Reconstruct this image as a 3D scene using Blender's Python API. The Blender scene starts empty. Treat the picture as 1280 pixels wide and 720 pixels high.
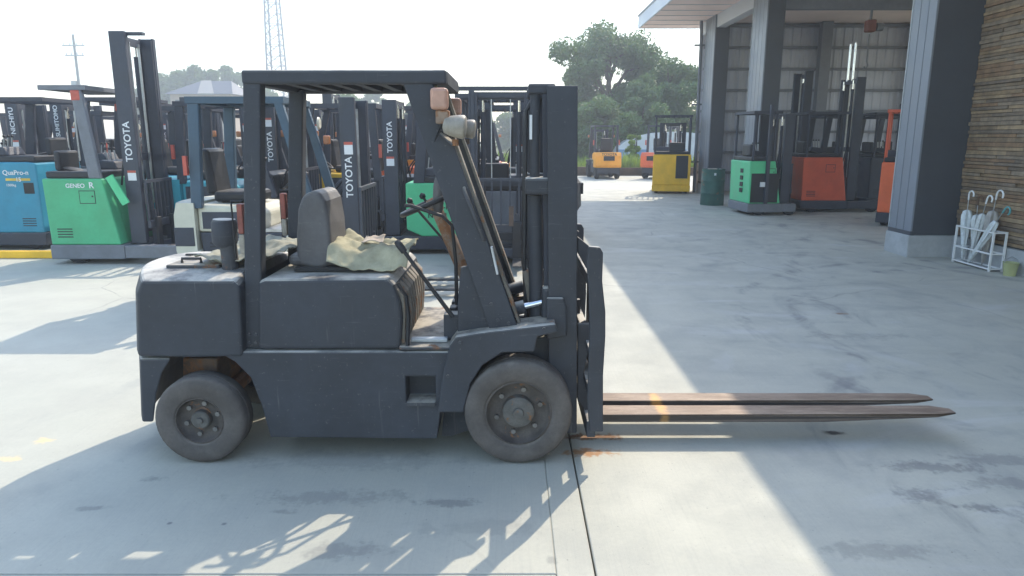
import bpy, bmesh, math, random
from mathutils import Vector, Matrix, noise as mnoise
random.seed(11)
R = math.radians
S = bpy.context.scene
COL = S.collection

# ------------------------------------------------------------------ camera, sky, sun, exposure
F_PX, HZ, CAMH = 880.0, 172.0, 1.65
PITCH = math.atan((360 - HZ) / F_PX)
cam = bpy.data.cameras.new('camera')
cam.sensor_width = 36.0
cam.lens = 36.0 * F_PX / 1280.0
cam.clip_end = 4000
camo = bpy.data.objects.new('camera', cam)
COL.objects.link(camo)
camo.location = (0, 0, CAMH)
camo.rotation_euler = (R(90) - PITCH, 0, 0)
S.camera = camo

SUN_AZ, SUN_EL = R(29.0), R(44.0)
w = bpy.data.worlds.new('World')
S.world = w
w.use_nodes = True
wn = w.node_tree.nodes
sky = wn.new('ShaderNodeTexSky')
sky.sky_type = 'NISHITA'
sky.sun_disc = False
sky.sun_elevation = SUN_EL
sky.sun_rotation = SUN_AZ
sky.altitude = 0
sky.air_density = 1.3
sky.dust_density = 1.2
sky.ozone_density = 1.0
wn['Background'].inputs['Strength'].default_value = 0.15
w.node_tree.links.new(sky.outputs['Color'], wn['Background'].inputs['Color'])

sl = bpy.data.lights.new('sun', 'SUN')
sl.energy = 2.0
sl.angle = R(0.5)
sl.color = (0.90, 0.80, 0.655)
so = bpy.data.objects.new('sun', sl)
COL.objects.link(so)
sd = Vector((math.sin(SUN_AZ) * math.cos(SUN_EL), math.cos(SUN_AZ) * math.cos(SUN_EL), math.sin(SUN_EL)))
so.rotation_euler = sd.to_track_quat('Z', 'Y').to_euler()
so.location = (8, 12, 20)

S.view_settings.view_transform = 'Standard'
S.view_settings.look = 'None'
S.view_settings.gamma = 1.0
S.view_settings.use_curve_mapping = False
S.view_settings.exposure = 1.56

# ------------------------------------------------------------------ helpers
CP, SP = math.cos(PITCH), math.sin(PITCH)


def at(px, py, Y):
    """photo pixel on the vertical plane at distance Y -> (X, Z) in metres"""
    u, v = (px - 640) / F_PX, (360 - py) / F_PX
    t = Y / (CP + v * SP)
    return (u * t, CAMH + (v * CP - SP) * t)


def gnd(px, py, z=0.0):
    u, v = (px - 640) / F_PX, (360 - py) / F_PX
    t = (z - CAMH) / (v * CP - SP)
    return (u * t, (CP + v * SP) * t)


class MB:
    def __init__(self, off=(0, 0, 0)):
        self.v, self.f, self.off = [], [], Vector(off)

    def add(self, vs, fs):
        n = len(self.v)
        self.v += [Vector(p) for p in vs]
        self.f += [tuple(i + n for i in f) for f in fs]
        return self

    def box(self, x0, x1, y0, y1, z0, z1):
        return self.add([(x0, y0, z0), (x1, y0, z0), (x1, y1, z0), (x0, y1, z0), (x0, y0, z1), (x1, y0, z1), (x1, y1, z1), (x0, y1, z1)],
                        [(3, 2, 1, 0), (4, 5, 6, 7), (0, 1, 5, 4), (1, 2, 6, 5), (2, 3, 7, 6), (3, 0, 4, 7)])

    def prism(self, poly, y0, y1):
        n = len(poly)
        vs = [(x, y0, z) for x, z in poly] + [(x, y1, z) for x, z in poly]
        fs = [tuple(range(n)), tuple(range(2 * n - 1, n - 1, -1))]
        fs += [(i, i + n, (i + 1) % n + n, (i + 1) % n) for i in range(n)]
        return self.add(vs, fs)

    def prismz(self, poly, z0, z1):
        n = len(poly)
        vs = [(x, y, z0) for x, y in poly] + [(x, y, z1) for x, y in poly]
        fs = [tuple(range(n)), tuple(range(2 * n - 1, n - 1, -1))]
        fs += [(i, i + n, (i + 1) % n + n, (i + 1) % n) for i in range(n)]
        return self.add(vs, fs)

    def beam(self, p0, p1, wd, ht, up=(0, 0, 1)):
        p0, p1 = Vector(p0), Vector(p1)
        d = (p1 - p0).normalized()
        up = Vector(up)
        if abs(d.dot(up)) > 0.97:
            up = Vector((1, 0, 0))
        s = d.cross(up).normalized() * (wd / 2)
        t = s.cross(d).normalized() * (ht / 2)
        vs = [p0 - s - t, p0 + s - t, p0 + s + t, p0 - s + t, p1 - s - t, p1 + s - t, p1 + s + t, p1 - s + t]
        return self.add(vs, [(3, 2, 1, 0), (4, 5, 6, 7), (0, 1, 5, 4), (1, 2, 6, 5), (2, 3, 7, 6), (3, 0, 4, 7)])

    def tube(self, pts, r, n=8, closed=False):
        pts = [Vector(p) for p in pts]
        rs = r if isinstance(r, (list, tuple)) else [r] * len(pts)
        m = len(pts)
        rings = []
        d0 = (pts[1] - pts[0]).normalized()
        a = d0.orthogonal().normalized()
        for i, p in enumerate(pts):
            if closed:
                d = (pts[(i + 1) % m] - pts[i - 1]).normalized()
            else:
                d = (pts[min(i + 1, m - 1)] - pts[max(i - 1, 0)]).normalized()
            a = (a - d * a.dot(d)).normalized()
            b = d.cross(a)
            rings.append([p + (a * math.cos(2 * math.pi * k / n) + b * math.sin(2 * math.pi * k / n)) * rs[i] for k in range(n)])
        vs = [q for rg in rings for q in rg]
        fs = []
        for i in range(m if closed else m - 1):
            j = (i + 1) % m
            for k in range(n):
                fs.append((i * n + k, i * n + (k + 1) % n, j * n + (k + 1) % n, j * n + k))
        if not closed:
            fs += [tuple(range(n - 1, -1, -1)), tuple((m - 1) * n + k for k in range(n))]
        return self.add(vs, fs)

    def cyl(self, p0, p1, r, n=14, r1=None):
        return self.tube([p0, p1], [r, r if r1 is None else r1], n)

    def lathe(self, prof, org, axis, n=32):
        """prof: list of (radius, offset along axis)"""
        org, ax = Vector(org), Vector(axis).normalized()
        a = ax.orthogonal().normalized()
        b = ax.cross(a)
        vs, fs, m = [], [], len(prof)
        for r, t in prof:
            r = max(r, 1e-4)
            for k in range(n):
                an = 2 * math.pi * k / n
                vs.append(org + ax * t + (a * math.cos(an) + b * math.sin(an)) * r)
        for i in range(m - 1):
            for k in range(n):
                fs.append((i * n + k, i * n + (k + 1) % n, (i + 1) * n + (k + 1) % n, (i + 1) * n + k))
        return self.add(vs, fs)

    def grid(self, fn, nu, nv):
        vs = [fn(i / nu, j / nv) for j in range(nv + 1) for i in range(nu + 1)]
        fs = [(j * (nu + 1) + i, j * (nu + 1) + i + 1, (j + 1) * (nu + 1) + i + 1, (j + 1) * (nu + 1) + i) for j in range(nv) for i in range(nu)]
        return self.add(vs, fs)

    def mesh(self, name, recalc=True, smooth=None):
        me = bpy.data.meshes.new(name)
        me.from_pydata([p - self.off for p in self.v], [], self.f)
        if recalc:
            bm = bmesh.new()
            bm.from_mesh(me)
            bmesh.ops.recalc_face_normals(bm, faces=bm.faces)
            bm.to_mesh(me)
            bm.free()
        if smooth:
            me.shade_smooth()
            me.set_sharp_from_angle(angle=R(smooth))
        return me

    def build(self, name, m, parent=None, bevel=0, smooth=None, seg=2, recalc=True):
        me = self.mesh(name, recalc, smooth)
        me.materials.append(m)
        o = bpy.data.objects.new(name, me)
        COL.objects.link(o)
        if parent is not None:
            o.parent = parent
        if bevel:
            b = o.modifiers.new('bevel', 'BEVEL')
            b.width = bevel
            b.segments = seg
            b.limit_method = 'ANGLE'
            b.angle_limit = R(35)
        return o


def tag(o, label, cat, group=None, kind=None):
    if label:
        o['label'] = label
    if cat:
        o['category'] = cat
    if group:
        o['group'] = group
    if kind:
        o['kind'] = kind
    return o


def empty(name, loc, rz=0.0):
    o = bpy.data.objects.new(name, None)
    o.empty_display_size = 0.2
    COL.objects.link(o)
    o.location = loc
    o.rotation_euler = (0, 0, rz)
    return o


def structure(o):
    o['kind'] = 'structure'
    return o


# lettering meshes are made once, while the scene is still empty
TXT = {}
for s_ in ('TOYOTA', 'NICHIYU', 'SUMITOMO', 'QuaPro-n', '15', 'GENEO', 'R', 'NO.41', 'GENEO-R', '1500kg'):
    cu = bpy.data.curves.new('lettering', 'FONT')
    cu.body = s_
    cu.size = 1.0
    cu.align_x = 'CENTER'
    cu.align_y = 'CENTER'
    cu.offset = 0.018
    cu.extrude = 0.004
    to = bpy.data.objects.new('lettering', cu)
    COL.objects.link(to)
    bpy.context.view_layer.update()
    TXT[s_] = bpy.data.meshes.new_from_object(to.evaluated_get(bpy.context.evaluated_depsgraph_get()))
    COL.objects.unlink(to)
    bpy.data.objects.remove(to)
    bpy.data.curves.remove(cu)


def text(s, size, m, parent, org, xd, yd, name='lettering', sx=1.0):
    me = TXT[s].copy()
    me.name = name
    xd, yd = Vector(xd).normalized(), Vector(yd).normalized()
    zd = xd.cross(yd)
    M = Matrix((xd, yd, zd)).transposed().to_4x4()
    M.translation = Vector(org)
    me.transform(M @ Matrix.Diagonal((size * sx, size, size, 1)))
    me.materials.clear()
    me.materials.append(m)
    o = bpy.data.objects.new(name, me)
    COL.objects.link(o)
    o.parent = parent
    return o


# ------------------------------------------------------------------ materials
class NT:
    def __init__(self, name):
        self.m = bpy.data.materials.new(name)
        self.m.use_nodes = True
        self.t = self.m.node_tree
        self.b = self.t.nodes['Principled BSDF']
        self.out = self.t.nodes['Material Output']

    def n(self, typ, **kw):
        o = self.t.nodes.new(typ)
        for k, v in kw.items():
            setattr(o, k, v)
        return o

    def l(self, a, b):
        self.t.links.new(a, b)

    def val(self, sock, x):
        if hasattr(x, 'is_linked') or isinstance(x, bpy.types.NodeSocket):
            self.l(x, sock)
        else:
            sock.default_value = x

    def math(self, op, a, b=0.0, c=None, clamp=False):
        o = self.n('ShaderNodeMath', operation=op)
        o.use_clamp = clamp
        self.val(o.inputs[0], a)
        self.val(o.inputs[1], b)
        if c is not None:
            self.val(o.inputs[2], c)
        return o.outputs[0]

    def noise(self, vec, scale, detail=4.0, rough=0.55, dist=0.0):
        o = self.n('ShaderNodeTexNoise')
        self.l(vec, o.inputs['Vector'])
        o.inputs['Scale'].default_value = scale
        o.inputs['Detail'].default_value = detail
        o.inputs['Roughness'].default_value = rough
        o.inputs['Distortion'].default_value = dist
        return o.outputs['Fac']

    def rng(self, x, a, b, c=0.0, d=1.0, smooth=True):
        o = self.n('ShaderNodeMapRange')
        if smooth:
            o.interpolation_type = 'SMOOTHSTEP'
        self.val(o.inputs['Value'], x)
        for k, v in zip(('From Min', 'From Max', 'To Min', 'To Max'), (a, b, c, d)):
            o.inputs[k].default_value = v
        return o.outputs['Result']

    def mix(self, f, a, b, blend='MIX'):
        o = self.n('ShaderNodeMix', data_type='RGBA', blend_type=blend)
        self.val(o.inputs[0], f)
        for i, x in ((6, a), (7, b)):
            if isinstance(x, tuple):
                o.inputs[i].default_value = (*x[:3], 1)
            else:
                self.l(x, o.inputs[i])
        return o.outputs[2]

    def mapv(self, vec, scale=(1, 1, 1), rot=(0, 0, 0), loc=(0, 0, 0)):
        o = self.n('ShaderNodeMapping')
        self.l(vec, o.inputs['Vector'])
        o.inputs['Scale'].default_value = scale
        o.inputs['Rotation'].default_value = rot
        o.inputs['Location'].default_value = loc
        return o.outputs[0]

    def bump(self, h, strength, dist=0.01):
        o = self.n('ShaderNodeBump')
        o.inputs['Strength'].default_value = strength
        o.inputs['Distance'].default_value = dist
        self.l(h, o.inputs['Height'])
        self.l(o.outputs[0], self.b.inputs['Normal'])

    def obj(self):
        return self.n('ShaderNodeTexCoord').outputs['Object']

    def pos(self):
        return self.n('ShaderNodeNewGeometry').outputs['Position']


def plain(name, col, rough=0.6, metal=0.0, var=0.18, scale=6.0, bump=0.06, dust=0.0, dustcol=(0.36, 0.33, 0.28), rust=0.0, spec=0.4, scratch=0.0):
    """paint, rubber or metal with mottling, settled dust on upward faces, rust patches and scuffs"""
    k = NT(name)
    o = k.obj()
    n1 = k.noise(o, scale, 5.0, 0.6)
    n2 = k.noise(o, scale * 9, 3.0, 0.6)
    c = k.mix(k.rng(n1, 0.3, 0.7), tuple(x * (1 - var) for x in col), tuple(min(1, x * (1 + var)) for x in col))
    c = k.mix(k.rng(n2, 0.35, 0.75, 0, var), c, tuple(x * 0.55 for x in col))
    if dust:
        g = k.n('ShaderNodeNewGeometry')
        sx = k.n('ShaderNodeSeparateXYZ')
        k.l(g.outputs['Normal'], sx.inputs[0])
        up = k.rng(sx.outputs[2], 0.25, 0.95)
        pat = k.rng(k.noise(o, scale * 1.7, 6.0, 0.65), 0.28, 0.62)
        c = k.mix(k.math('MULTIPLY', k.math('MULTIPLY', up, pat), dust), c, dustcol)
    if rust:
        rm = k.rng(k.noise(o, scale * 1.3, 7.0, 0.7, 0.4), 0.62 - rust * 0.25, 0.70 - rust * 0.2)
        rc = k.mix(n2, (0.17, 0.07, 0.03), (0.30, 0.15, 0.07))
        c = k.mix(rm, c, rc)
    if scratch:
        dr_ = k.noise(k.mapv(o, (26, 26, 1.1)), 2.0, 4.0, 0.6)
        ar_ = k.rng(k.noise(o, 2.6, 3.0, 0.5), 0.48, 0.66)
        c = k.mix(k.math('MULTIPLY', k.math('MULTIPLY', k.rng(dr_, 0.60, 0.74), ar_), min(0.5, scratch * 2.5)), c, (0.30, 0.285, 0.26))
        sp_ = k.noise(o, 60, 2.0, 0.5)
        c = k.mix(k.math('MULTIPLY', k.rng(sp_, 0.66, 0.76), 0.22), c, (0.25, 0.23, 0.20))
        st = k.noise(k.mapv(o, (1.5, 1.5, 22)), 3.0, 6.0, 0.7)
        c = k.mix(k.math('MULTIPLY', k.rng(st, 0.6, 0.72), scratch), c, (0.40, 0.38, 0.35))
    k.l(c, k.b.inputs['Base Color'])
    k.l(k.rng(n1, 0.25, 0.75, max(0.05, rough - 0.12), min(1, rough + 0.12)), k.b.inputs['Roughness'])
    k.b.inputs['Metallic'].default_value = metal
    k.b.inputs['Specular IOR Level'].default_value = spec
    if bump:
        k.bump(n2, bump, 0.004)
    return k.m


M = {}
M['primer'] = plain('charcoal_paint', (0.052, 0.056, 0.066), 0.62, var=0.16, scale=2.2, dust=0.95, dustcol=(0.58, 0.55, 0.48), bump=0.10, scratch=0.12, spec=0.3)
M['primer_worn'] = plain('worn_charcoal_paint', (0.066, 0.068, 0.075), 0.7, var=0.25, scale=5, dust=0.85, dustcol=(0.50, 0.45, 0.36), rust=0.25, bump=0.15, scratch=0.35)
M['mast'] = plain('dark_mast_paint', (0.050, 0.056, 0.073), 0.5, var=0.14, scale=3, dust=0.3, bump=0.05)
M['louver'] = plain('dusty_tan_steel', (0.20, 0.18, 0.15), 0.75, var=0.3, scale=7, dust=0.7, rust=0.3)
M['tyre'] = plain('dusty_rubber', (0.125, 0.112, 0.103), 0.85, var=0.22, scale=7, dust=0.3, bump=0.25, spec=0.2)
M['tyre_dark'] = plain('dark_rubber', (0.035, 0.036, 0.04), 0.85, var=0.2, scale=6, dust=0.3, bump=0.1, spec=0.2)
M['rim'] = plain('dusty_rim', (0.098, 0.085, 0.076), 0.75, var=0.3, scale=11, rust=0.12, bump=0.2)
M['hub'] = plain('hub_grease', (0.12, 0.115, 0.105), 0.65, var=0.3, scale=14, rust=0.2)
M['nut'] = plain('steel_nut', (0.20, 0.19, 0.18), 0.5, 0.4, var=0.3)
M['chrome'] = plain('chrome_rod', (0.75, 0.77, 0.80), 0.16, 1.0, var=0.05, bump=0)
M['steel'] = plain('bare_steel', (0.42, 0.43, 0.44), 0.4, 0.85, var=0.2, scale=8)
M['galv'] = plain('galvanised', (0.50, 0.52, 0.53), 0.5, 0.4, var=0.12)
M['rust'] = plain('rusty_steel', (0.14, 0.095, 0.070), 0.8, var=0.35, scale=5, rust=0.6, bump=0.3, dust=0.25, dustcol=(0.34, 0.27, 0.22))
M['rustlight'] = plain('rust_brown_lever', (0.26, 0.19, 0.14), 0.75, var=0.3, scale=8, rust=0.6)
M['seat'] = plain('grey_vinyl', (0.115, 0.112, 0.115), 0.6, var=0.2, scale=6, dust=0.5, scratch=0.3, bump=0.1)
M['black'] = plain('black_plastic', (0.022, 0.023, 0.027), 0.5, var=0.2, dust=0.25)
M['trim'] = plain('dark_trim', (0.045, 0.050, 0.066), 0.55, var=0.15, dust=0.35)
M['orange_lens'] = plain('amber_lens', (0.55, 0.22, 0.10), 0.3, var=0.15, scale=9)
M['amber_old'] = plain('faded_amber_lens', (0.52, 0.30, 0.22), 0.45, var=0.15, scale=9)
M['red_lens'] = plain('red_lens', (0.50, 0.10, 0.07), 0.35, var=0.15)
M['old_red'] = plain('faded_red_lens', (0.27, 0.085, 0.065), 0.5, var=0.25, scale=12)
M['white_lens'] = plain('cloudy_lens', (0.33, 0.30, 0.25), 0.5, var=0.2, scale=12)
M['white'] = plain('white_print', (0.75, 0.76, 0.76), 0.6, var=0.05, bump=0)
M['blackprint'] = plain('black_print', (0.02, 0.02, 0.02), 0.6, var=0.05, bump=0)
M['green'] = plain('green_paint', (0.075, 0.42, 0.20), 0.42, var=0.10, scale=2.5, dust=0.15)
M['green_bright'] = plain('bright_green_paint', (0.10, 0.58, 0.27), 0.42, var=0.08, scale=2.5, dust=0.1)  # brighter green coat for other trucks and a side guard
M['teal'] = plain('teal_paint', (0.03, 0.25, 0.37), 0.42, var=0.10, scale=2.5, dust=0.15)
M['teal2'] = plain('turquoise_paint', (0.04, 0.34, 0.42), 0.42, var=0.10, scale=2.5, dust=0.15)
M['cream'] = plain('cream_paint', (0.62, 0.60, 0.48), 0.5, var=0.08, scale=3, dust=0.2)
M['blueguard'] = plain('slate_blue_paint', (0.055, 0.095, 0.135), 0.5, var=0.12, scale=3, dust=0.4)
M['yellow'] = plain('yellow_paint', (0.86, 0.50, 0.03), 0.42, var=0.10, scale=3, dust=0.1)
M['orange'] = plain('orange_paint', (0.90, 0.36, 0.03), 0.42, var=0.08, scale=3, dust=0.1)
M['redorange'] = plain('red_orange_paint', (0.62, 0.11, 0.05), 0.45, var=0.10, scale=3, dust=0.1)
M['redorange2'] = plain('bright_red_orange_paint', (0.80, 0.16, 0.06), 0.42, var=0.08, scale=3, dust=0.1)
M['grey'] = plain('grey_paint', (0.17, 0.18, 0.20), 0.5, var=0.12, dust=0.3)
M['drum'] = plain('dark_green_drum_paint', (0.040, 0.115, 0.090), 0.5, var=0.2, scale=4, dust=0.3, rust=0.15)
M['concrete_wall'] = plain('plinth_concrete', (0.40, 0.41, 0.41), 0.9, var=0.12, scale=4, bump=0.3)
M['cloth'] = plain('khaki_tarp', (0.41, 0.385, 0.27), 0.95, var=0.18, scale=7, bump=0.2, spec=0.1)
M['cloth2'] = plain('grey_green_tarp', (0.34, 0.33, 0.26), 0.95, var=0.18, scale=7, bump=0.2, spec=0.1)
M['rag'] = plain('pale_rag', (0.50, 0.43, 0.36), 0.95, var=0.15, scale=14, spec=0.1)
M['plastic_film'] = plain('clear_umbrella_film', (0.62, 0.66, 0.66), 0.35, var=0.12, scale=20)
M['umb_white'] = plain('milky_umbrella_film', (0.60, 0.62, 0.60), 0.4, var=0.1, scale=20)
M['umb_brown'] = plain('grey_brown_umbrella', (0.38, 0.36, 0.33), 0.7, var=0.15, scale=20)
M['handle_white'] = plain('white_plastic', (0.75, 0.75, 0.73), 0.4, var=0.04, bump=0)
M['handle_teal'] = plain('teal_plastic', (0.10, 0.33, 0.34), 0.4, var=0.05, bump=0)
M['pail'] = plain('olive_pail', (0.42, 0.44, 0.22), 0.5, var=0.1)
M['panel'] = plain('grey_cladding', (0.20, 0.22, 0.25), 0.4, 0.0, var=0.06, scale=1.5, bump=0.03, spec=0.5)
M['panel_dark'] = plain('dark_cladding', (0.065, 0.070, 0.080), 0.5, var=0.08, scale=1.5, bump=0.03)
M['inner'] = plain('inner_sheet', (0.56, 0.58, 0.66), 0.6, var=0.07, scale=0.8, bump=0.03)
M['girt'] = plain('girt_steel', (0.20, 0.21, 0.24), 0.6, var=0.1)
M['soffit'] = plain('soffit_board', (0.80, 0.66, 0.62), 0.7, var=0.06, scale=1.0, bump=0.03)
M['fascia'] = plain('fascia_sheet', (0.55, 0.58, 0.62), 0.45, var=0.05, scale=1.0, bump=0.02)
M['roofsheet'] = plain('roof_sheet', (0.30, 0.32, 0.34), 0.5, var=0.05)
M['woods'] = [plain('reclaimed_wood', c, 0.8, var=0.28, scale=9, bump=0.3, scratch=0.12) for c in
              ((0.27, 0.185, 0.105), (0.22, 0.155, 0.095), (0.31, 0.22, 0.13), (0.18, 0.135, 0.095), (0.25, 0.19, 0.13), (0.24, 0.15, 0.085))]
M['timber'] = plain('weathered_sleeper', (0.12, 0.075, 0.05), 0.9, var=0.3, scale=4)
M['tile'] = plain('grey_roof_tile', (0.10, 0.105, 0.125), 0.6, var=0.12, scale=2)
M['tile_light'] = plain('pale_roof_tile', (0.30, 0.28, 0.25), 0.6, var=0.08, scale=2)
M['stucco'] = plain('beige_stucco', (0.45, 0.36, 0.28), 0.85, var=0.08, scale=2)
M['glass'] = plain('window_glass', (0.05, 0.06, 0.07), 0.12, var=0.05, bump=0)
M['pole'] = plain('concrete_pole', (0.40, 0.40, 0.39), 0.8, var=0.08)
M['film'] = plain('greenhouse_film', (0.66, 0.68, 0.70), 0.4, var=0.08, scale=1.0)
M['bluefilm'] = plain('blue_sheet', (0.20, 0.32, 0.50), 0.5, var=0.1, scale=1.0)
M['bark'] = plain('bark', (0.075, 0.060, 0.045), 0.95, var=0.3, scale=5, bump=0.4)
M['yellowmark'] = plain('yellow_marking', (0.75, 0.50, 0.08), 0.8, var=0.2)


def leafmat(name, c1, c2, trans=0.45):
    k = NT(name)
    p = k.pos()
    nz = k.rng(k.noise(p, 1.1, 3.0), 0.35, 0.65)
    c = k.mix(nz, c1, c2)
    k.l(c, k.b.inputs['Base Color'])
    k.b.inputs['Roughness'].default_value = 0.6
    k.b.inputs['Specular IOR Level'].default_value = 0.25
    tr = k.n('ShaderNodeBsdfTranslucent')
    k.l(k.mix(0.5, c, (0.16, 0.22, 0.03)), tr.inputs['Color'])
    ms = k.n('ShaderNodeMixShader')
    ms.inputs[0].default_value = trans
    k.l(k.b.outputs[0], ms.inputs[1])
    k.l(tr.outputs[0], ms.inputs[2])
    k.l(ms.outputs[0], k.out.inputs['Surface'])
    return k.m


M['leaf'] = leafmat('tree_leaves', (0.085, 0.155, 0.070), (0.14, 0.235, 0.085))
M['leaf_light'] = leafmat('light_tree_leaves', (0.10, 0.16, 0.06), (0.15, 0.23, 0.07))
M['weed'] = leafmat('weeds', (0.17, 0.27, 0.05), (0.26, 0.36, 0.07), 0.5)


def concrete():
    k = NT('yard_concrete')
    p = k.pos()
    big = k.noise(p, 0.35, 5.0, 0.6)
    med = k.noise(p, 2.2, 6.0, 0.65)
    fine = k.noise(p, 45.0, 3.0, 0.7)
    broom = k.noise(k.mapv(p, (130, 2.2, 1)), 1.0, 2.0, 0.5)
    c = k.mix(k.rng(big, 0.3, 0.7), (0.44, 0.435, 0.36), (0.525, 0.515, 0.43))
    c = k.mix(k.rng(med, 0.35, 0.72, 0, 0.40), c, (0.37, 0.365, 0.33))
    c = k.mix(k.rng(fine, 0.3, 0.8, 0, 0.22), c, (0.33, 0.325, 0.295))
    c = k.mix(k.rng(broom, 0.45, 0.75, 0, 0.16), c, (0.33, 0.325, 0.295))
    sx = k.n('ShaderNodeSeparateXYZ')
    k.l(p, sx.inputs[0])
    X, Y = sx.outputs[0], sx.outputs[1]
    # scuffs left by wheels turning on the right half of the yard
    right = k.rng(X, 0.6, 2.2)
    str1 = k.noise(k.mapv(p, (1.0, 0.55, 1), (0, 0, R(35))), 1.7, 8.0, 0.62, 1.4)
    str2 = k.noise(k.mapv(p, (0.5, 1.5, 1), (0, 0, R(-52))), 1.3, 8.0, 0.64, 0.9)
    c = k.mix(k.math('MULTIPLY', k.rng(str1, 0.46, 0.74, 0, 0.42), right), c, (0.23, 0.235, 0.23))
    c = k.mix(k.math('MULTIPLY', k.rng(str2, 0.50, 0.74, 0, 0.42), right), c, (0.24, 0.245, 0.24))
    c = k.mix(k.math('MULTIPLY', k.rng(str2, 0.46, 0.30, 0, 0.4), right), c, (0.56, 0.56, 0.55))
    wob = k.noise(p, 7.0, 4.0, 0.6)
    wob2 = k.noise(p, 26.0, 3.0, 0.6)

    def ring(cx, cy, r, wd, lo, hi):
        d = k.math('SQRT', k.math('ADD', k.math('POWER', k.math('SUBTRACT', X, cx), 2.0), k.math('POWER', k.math('SUBTRACT', Y, cy), 2.0)))
        e = k.math('ABSOLUTE', k.math('SUBTRACT', d, r))
        e = k.math('ADD', e, k.math('MULTIPLY', k.math('SUBTRACT', wob, 0.5), wd * 1.6))
        m_ = k.rng(e, wd, wd * 0.35, 0, 1)
        return k.math('MULTIPLY', k.math('MULTIPLY', m_, k.rng(str1, lo, hi)), 1.0)

    dkm, ltm = (0.17, 0.17, 0.175), (0.62, 0.62, 0.58)
    for (px, py, r, wd, col, a) in ((1040, 470, 0.75, 0.10, ltm, 0.28), (1330, 560, 1.25, 0.09, dkm, 0.4), (1500, 420, 3.2, 0.10, dkm, 0.6), (1500, 420, 3.75, 0.09, dkm, 0.55),
                                    (1400, 300, 4.2, 0.12, dkm, 0.6), (1400, 300, 5.2, 0.11, dkm, 0.55), (900, 250, 6.0, 0.08, ltm, 0.2),
                                    (600, 262, 6.3, 0.10, dkm, 0.34), (600, 262, 7.4, 0.10, dkm, 0.34), (1700, 380, 5.4, 0.12, dkm, 0.4), 
                                    (-300, 420, 4.0, 0.10, (0.30, 0.30, 0.28), 0.4), (-300, 420, 4.9, 0.09, (0.30, 0.30, 0.28), 0.35)):
        gx, gy = gnd(px, py)
        c = k.mix(k.math('MULTIPLY', ring(gx, gy, r, wd, 0.44, 0.66), a), c, col)

    def spot(px, py, rx, ry, col, a, rag=0.7, ang=0.0):
        gx, gy = gnd(px, py)
        q = k.n('ShaderNodeVectorMath', operation='LENGTH')
        k.l(k.mapv(k.mapv(p, (1, 1, 0), (0, 0, 0), (-gx, -gy, 0)), (1 / rx, 1 / ry, 0), (0, 0, ang)), q.inputs[0])
        e = k.math('ADD', q.outputs['Value'], k.math('MULTIPLY', k.math('SUBTRACT', wob, 0.5), rag * 5.0))
        e = k.math('ADD', e, k.math('MULTIPLY', k.math('SUBTRACT', wob2, 0.5), rag * 3.4))
        return k.math('MULTIPLY', k.rng(e, 1.35, 0.35), a)

    dk = (0.16, 0.16, 0.16)
    for a_ in ((1042, 541, 0.055, 0.03, (0.03, 0.03, 0.03), 0.95, 0.3), (1172, 585, 0.20, 0.055, dk, 0.55), (1140, 618, 0.09, 0.07, dk, 0.45),
               (1165, 622, 0.07, 0.08, dk, 0.40), (1225, 634, 0.10, 0.035, dk, 0.6), (1100, 690, 0.22, 0.06, dk, 0.35), (1260, 605, 0.22, 0.07, dk, 0.4),
               (1255, 575, 0.3, 0.06, dk, 0.4), (1330, 640, 0.3, 0.07, dk, 0.4), (960, 360, 0.5, 0.10, dk, 0.25), (1080, 420, 0.45, 0.08, dk, 0.28),
               (560, 628, 0.13, 0.035, dk, 0.5), (410, 622, 0.32, 0.06, dk, 0.34), (430, 690, 0.16, 0.06, dk, 0.4), (440, 575, 0.5, 0.10, dk, 0.25), (350, 640, 0.06, 0.02, dk, 0.4),
               (110, 635, 0.06, 0.02, dk, 0.45), (190, 600, 0.05, 0.03, dk, 0.45), (280, 655, 0.012, 0.012, dk, 0.8, 0.2), (212, 654, 0.012, 0.012, dk, 0.8, 0.2),
               (742, 566, 0.12, 0.05, (0.38, 0.17, 0.05), 0.85), (745, 545, 0.16, 0.045, (0.22, 0.10, 0.04), 0.9), (1050, 392, 0.06, 0.03, (0.25, 0.13, 0.07), 0.7),
               (1000, 310, 0.10, 0.05, dk, 0.4), (57, 551, 0.055, 0.035, (0.74, 0.55, 0.26), 0.6), (12, 574, 0.08, 0.025, (0.74, 0.55, 0.26), 0.5),
               (880, 420, 0.03, 0.02, dk, 0.5), (690, 700, 0.02, 0.02, dk, 0.4), (600, 660, 0.3, 0.06, dk, 0.18)):
        c = k.mix(spot(*a_[:4], None, a_[5], *(a_[6:] or ())), c, a_[4])
    # grit, pits and a few hairline cracks
    grit = k.noise(p, 170.0, 2.0, 0.6)
    c = k.mix(k.rng(grit, 0.60, 0.74, 0, 0.34), c, (0.20, 0.195, 0.18))
    pits = k.noise(p, 60.0, 2.0, 0.5)
    c = k.mix(k.rng(pits, 0.70, 0.76, 0, 0.55), c, (0.14, 0.14, 0.135))
    vo = k.n('ShaderNodeTexVoronoi', feature='DISTANCE_TO_EDGE')
    vm = k.n('ShaderNodeMix', data_type='VECTOR')
    vm.inputs[0].default_value = 0.16
    nv = k.n('ShaderNodeTexNoise')
    k.l(p, nv.inputs['Vector'])
    nv.inputs['Scale'].default_value = 1.6
    nv.inputs['Detail'].default_value = 6.0
    k.l(p, vm.inputs[4])
    k.l(nv.outputs['Color'], vm.inputs[5])
    k.l(vm.outputs[1], vo.inputs['Vector'])
    vo.inputs['Scale'].default_value = 0.42
    crk = k.math('MULTIPLY', k.rng(vo.outputs['Distance'], 0.0035, 0.0012), k.rng(big, 0.50, 0.60))
    c = k.mix(k.math('MULTIPLY', crk, 0.55), c, (0.16, 0.155, 0.15))
    k.l(c, k.b.inputs['Base Color'])
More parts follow.
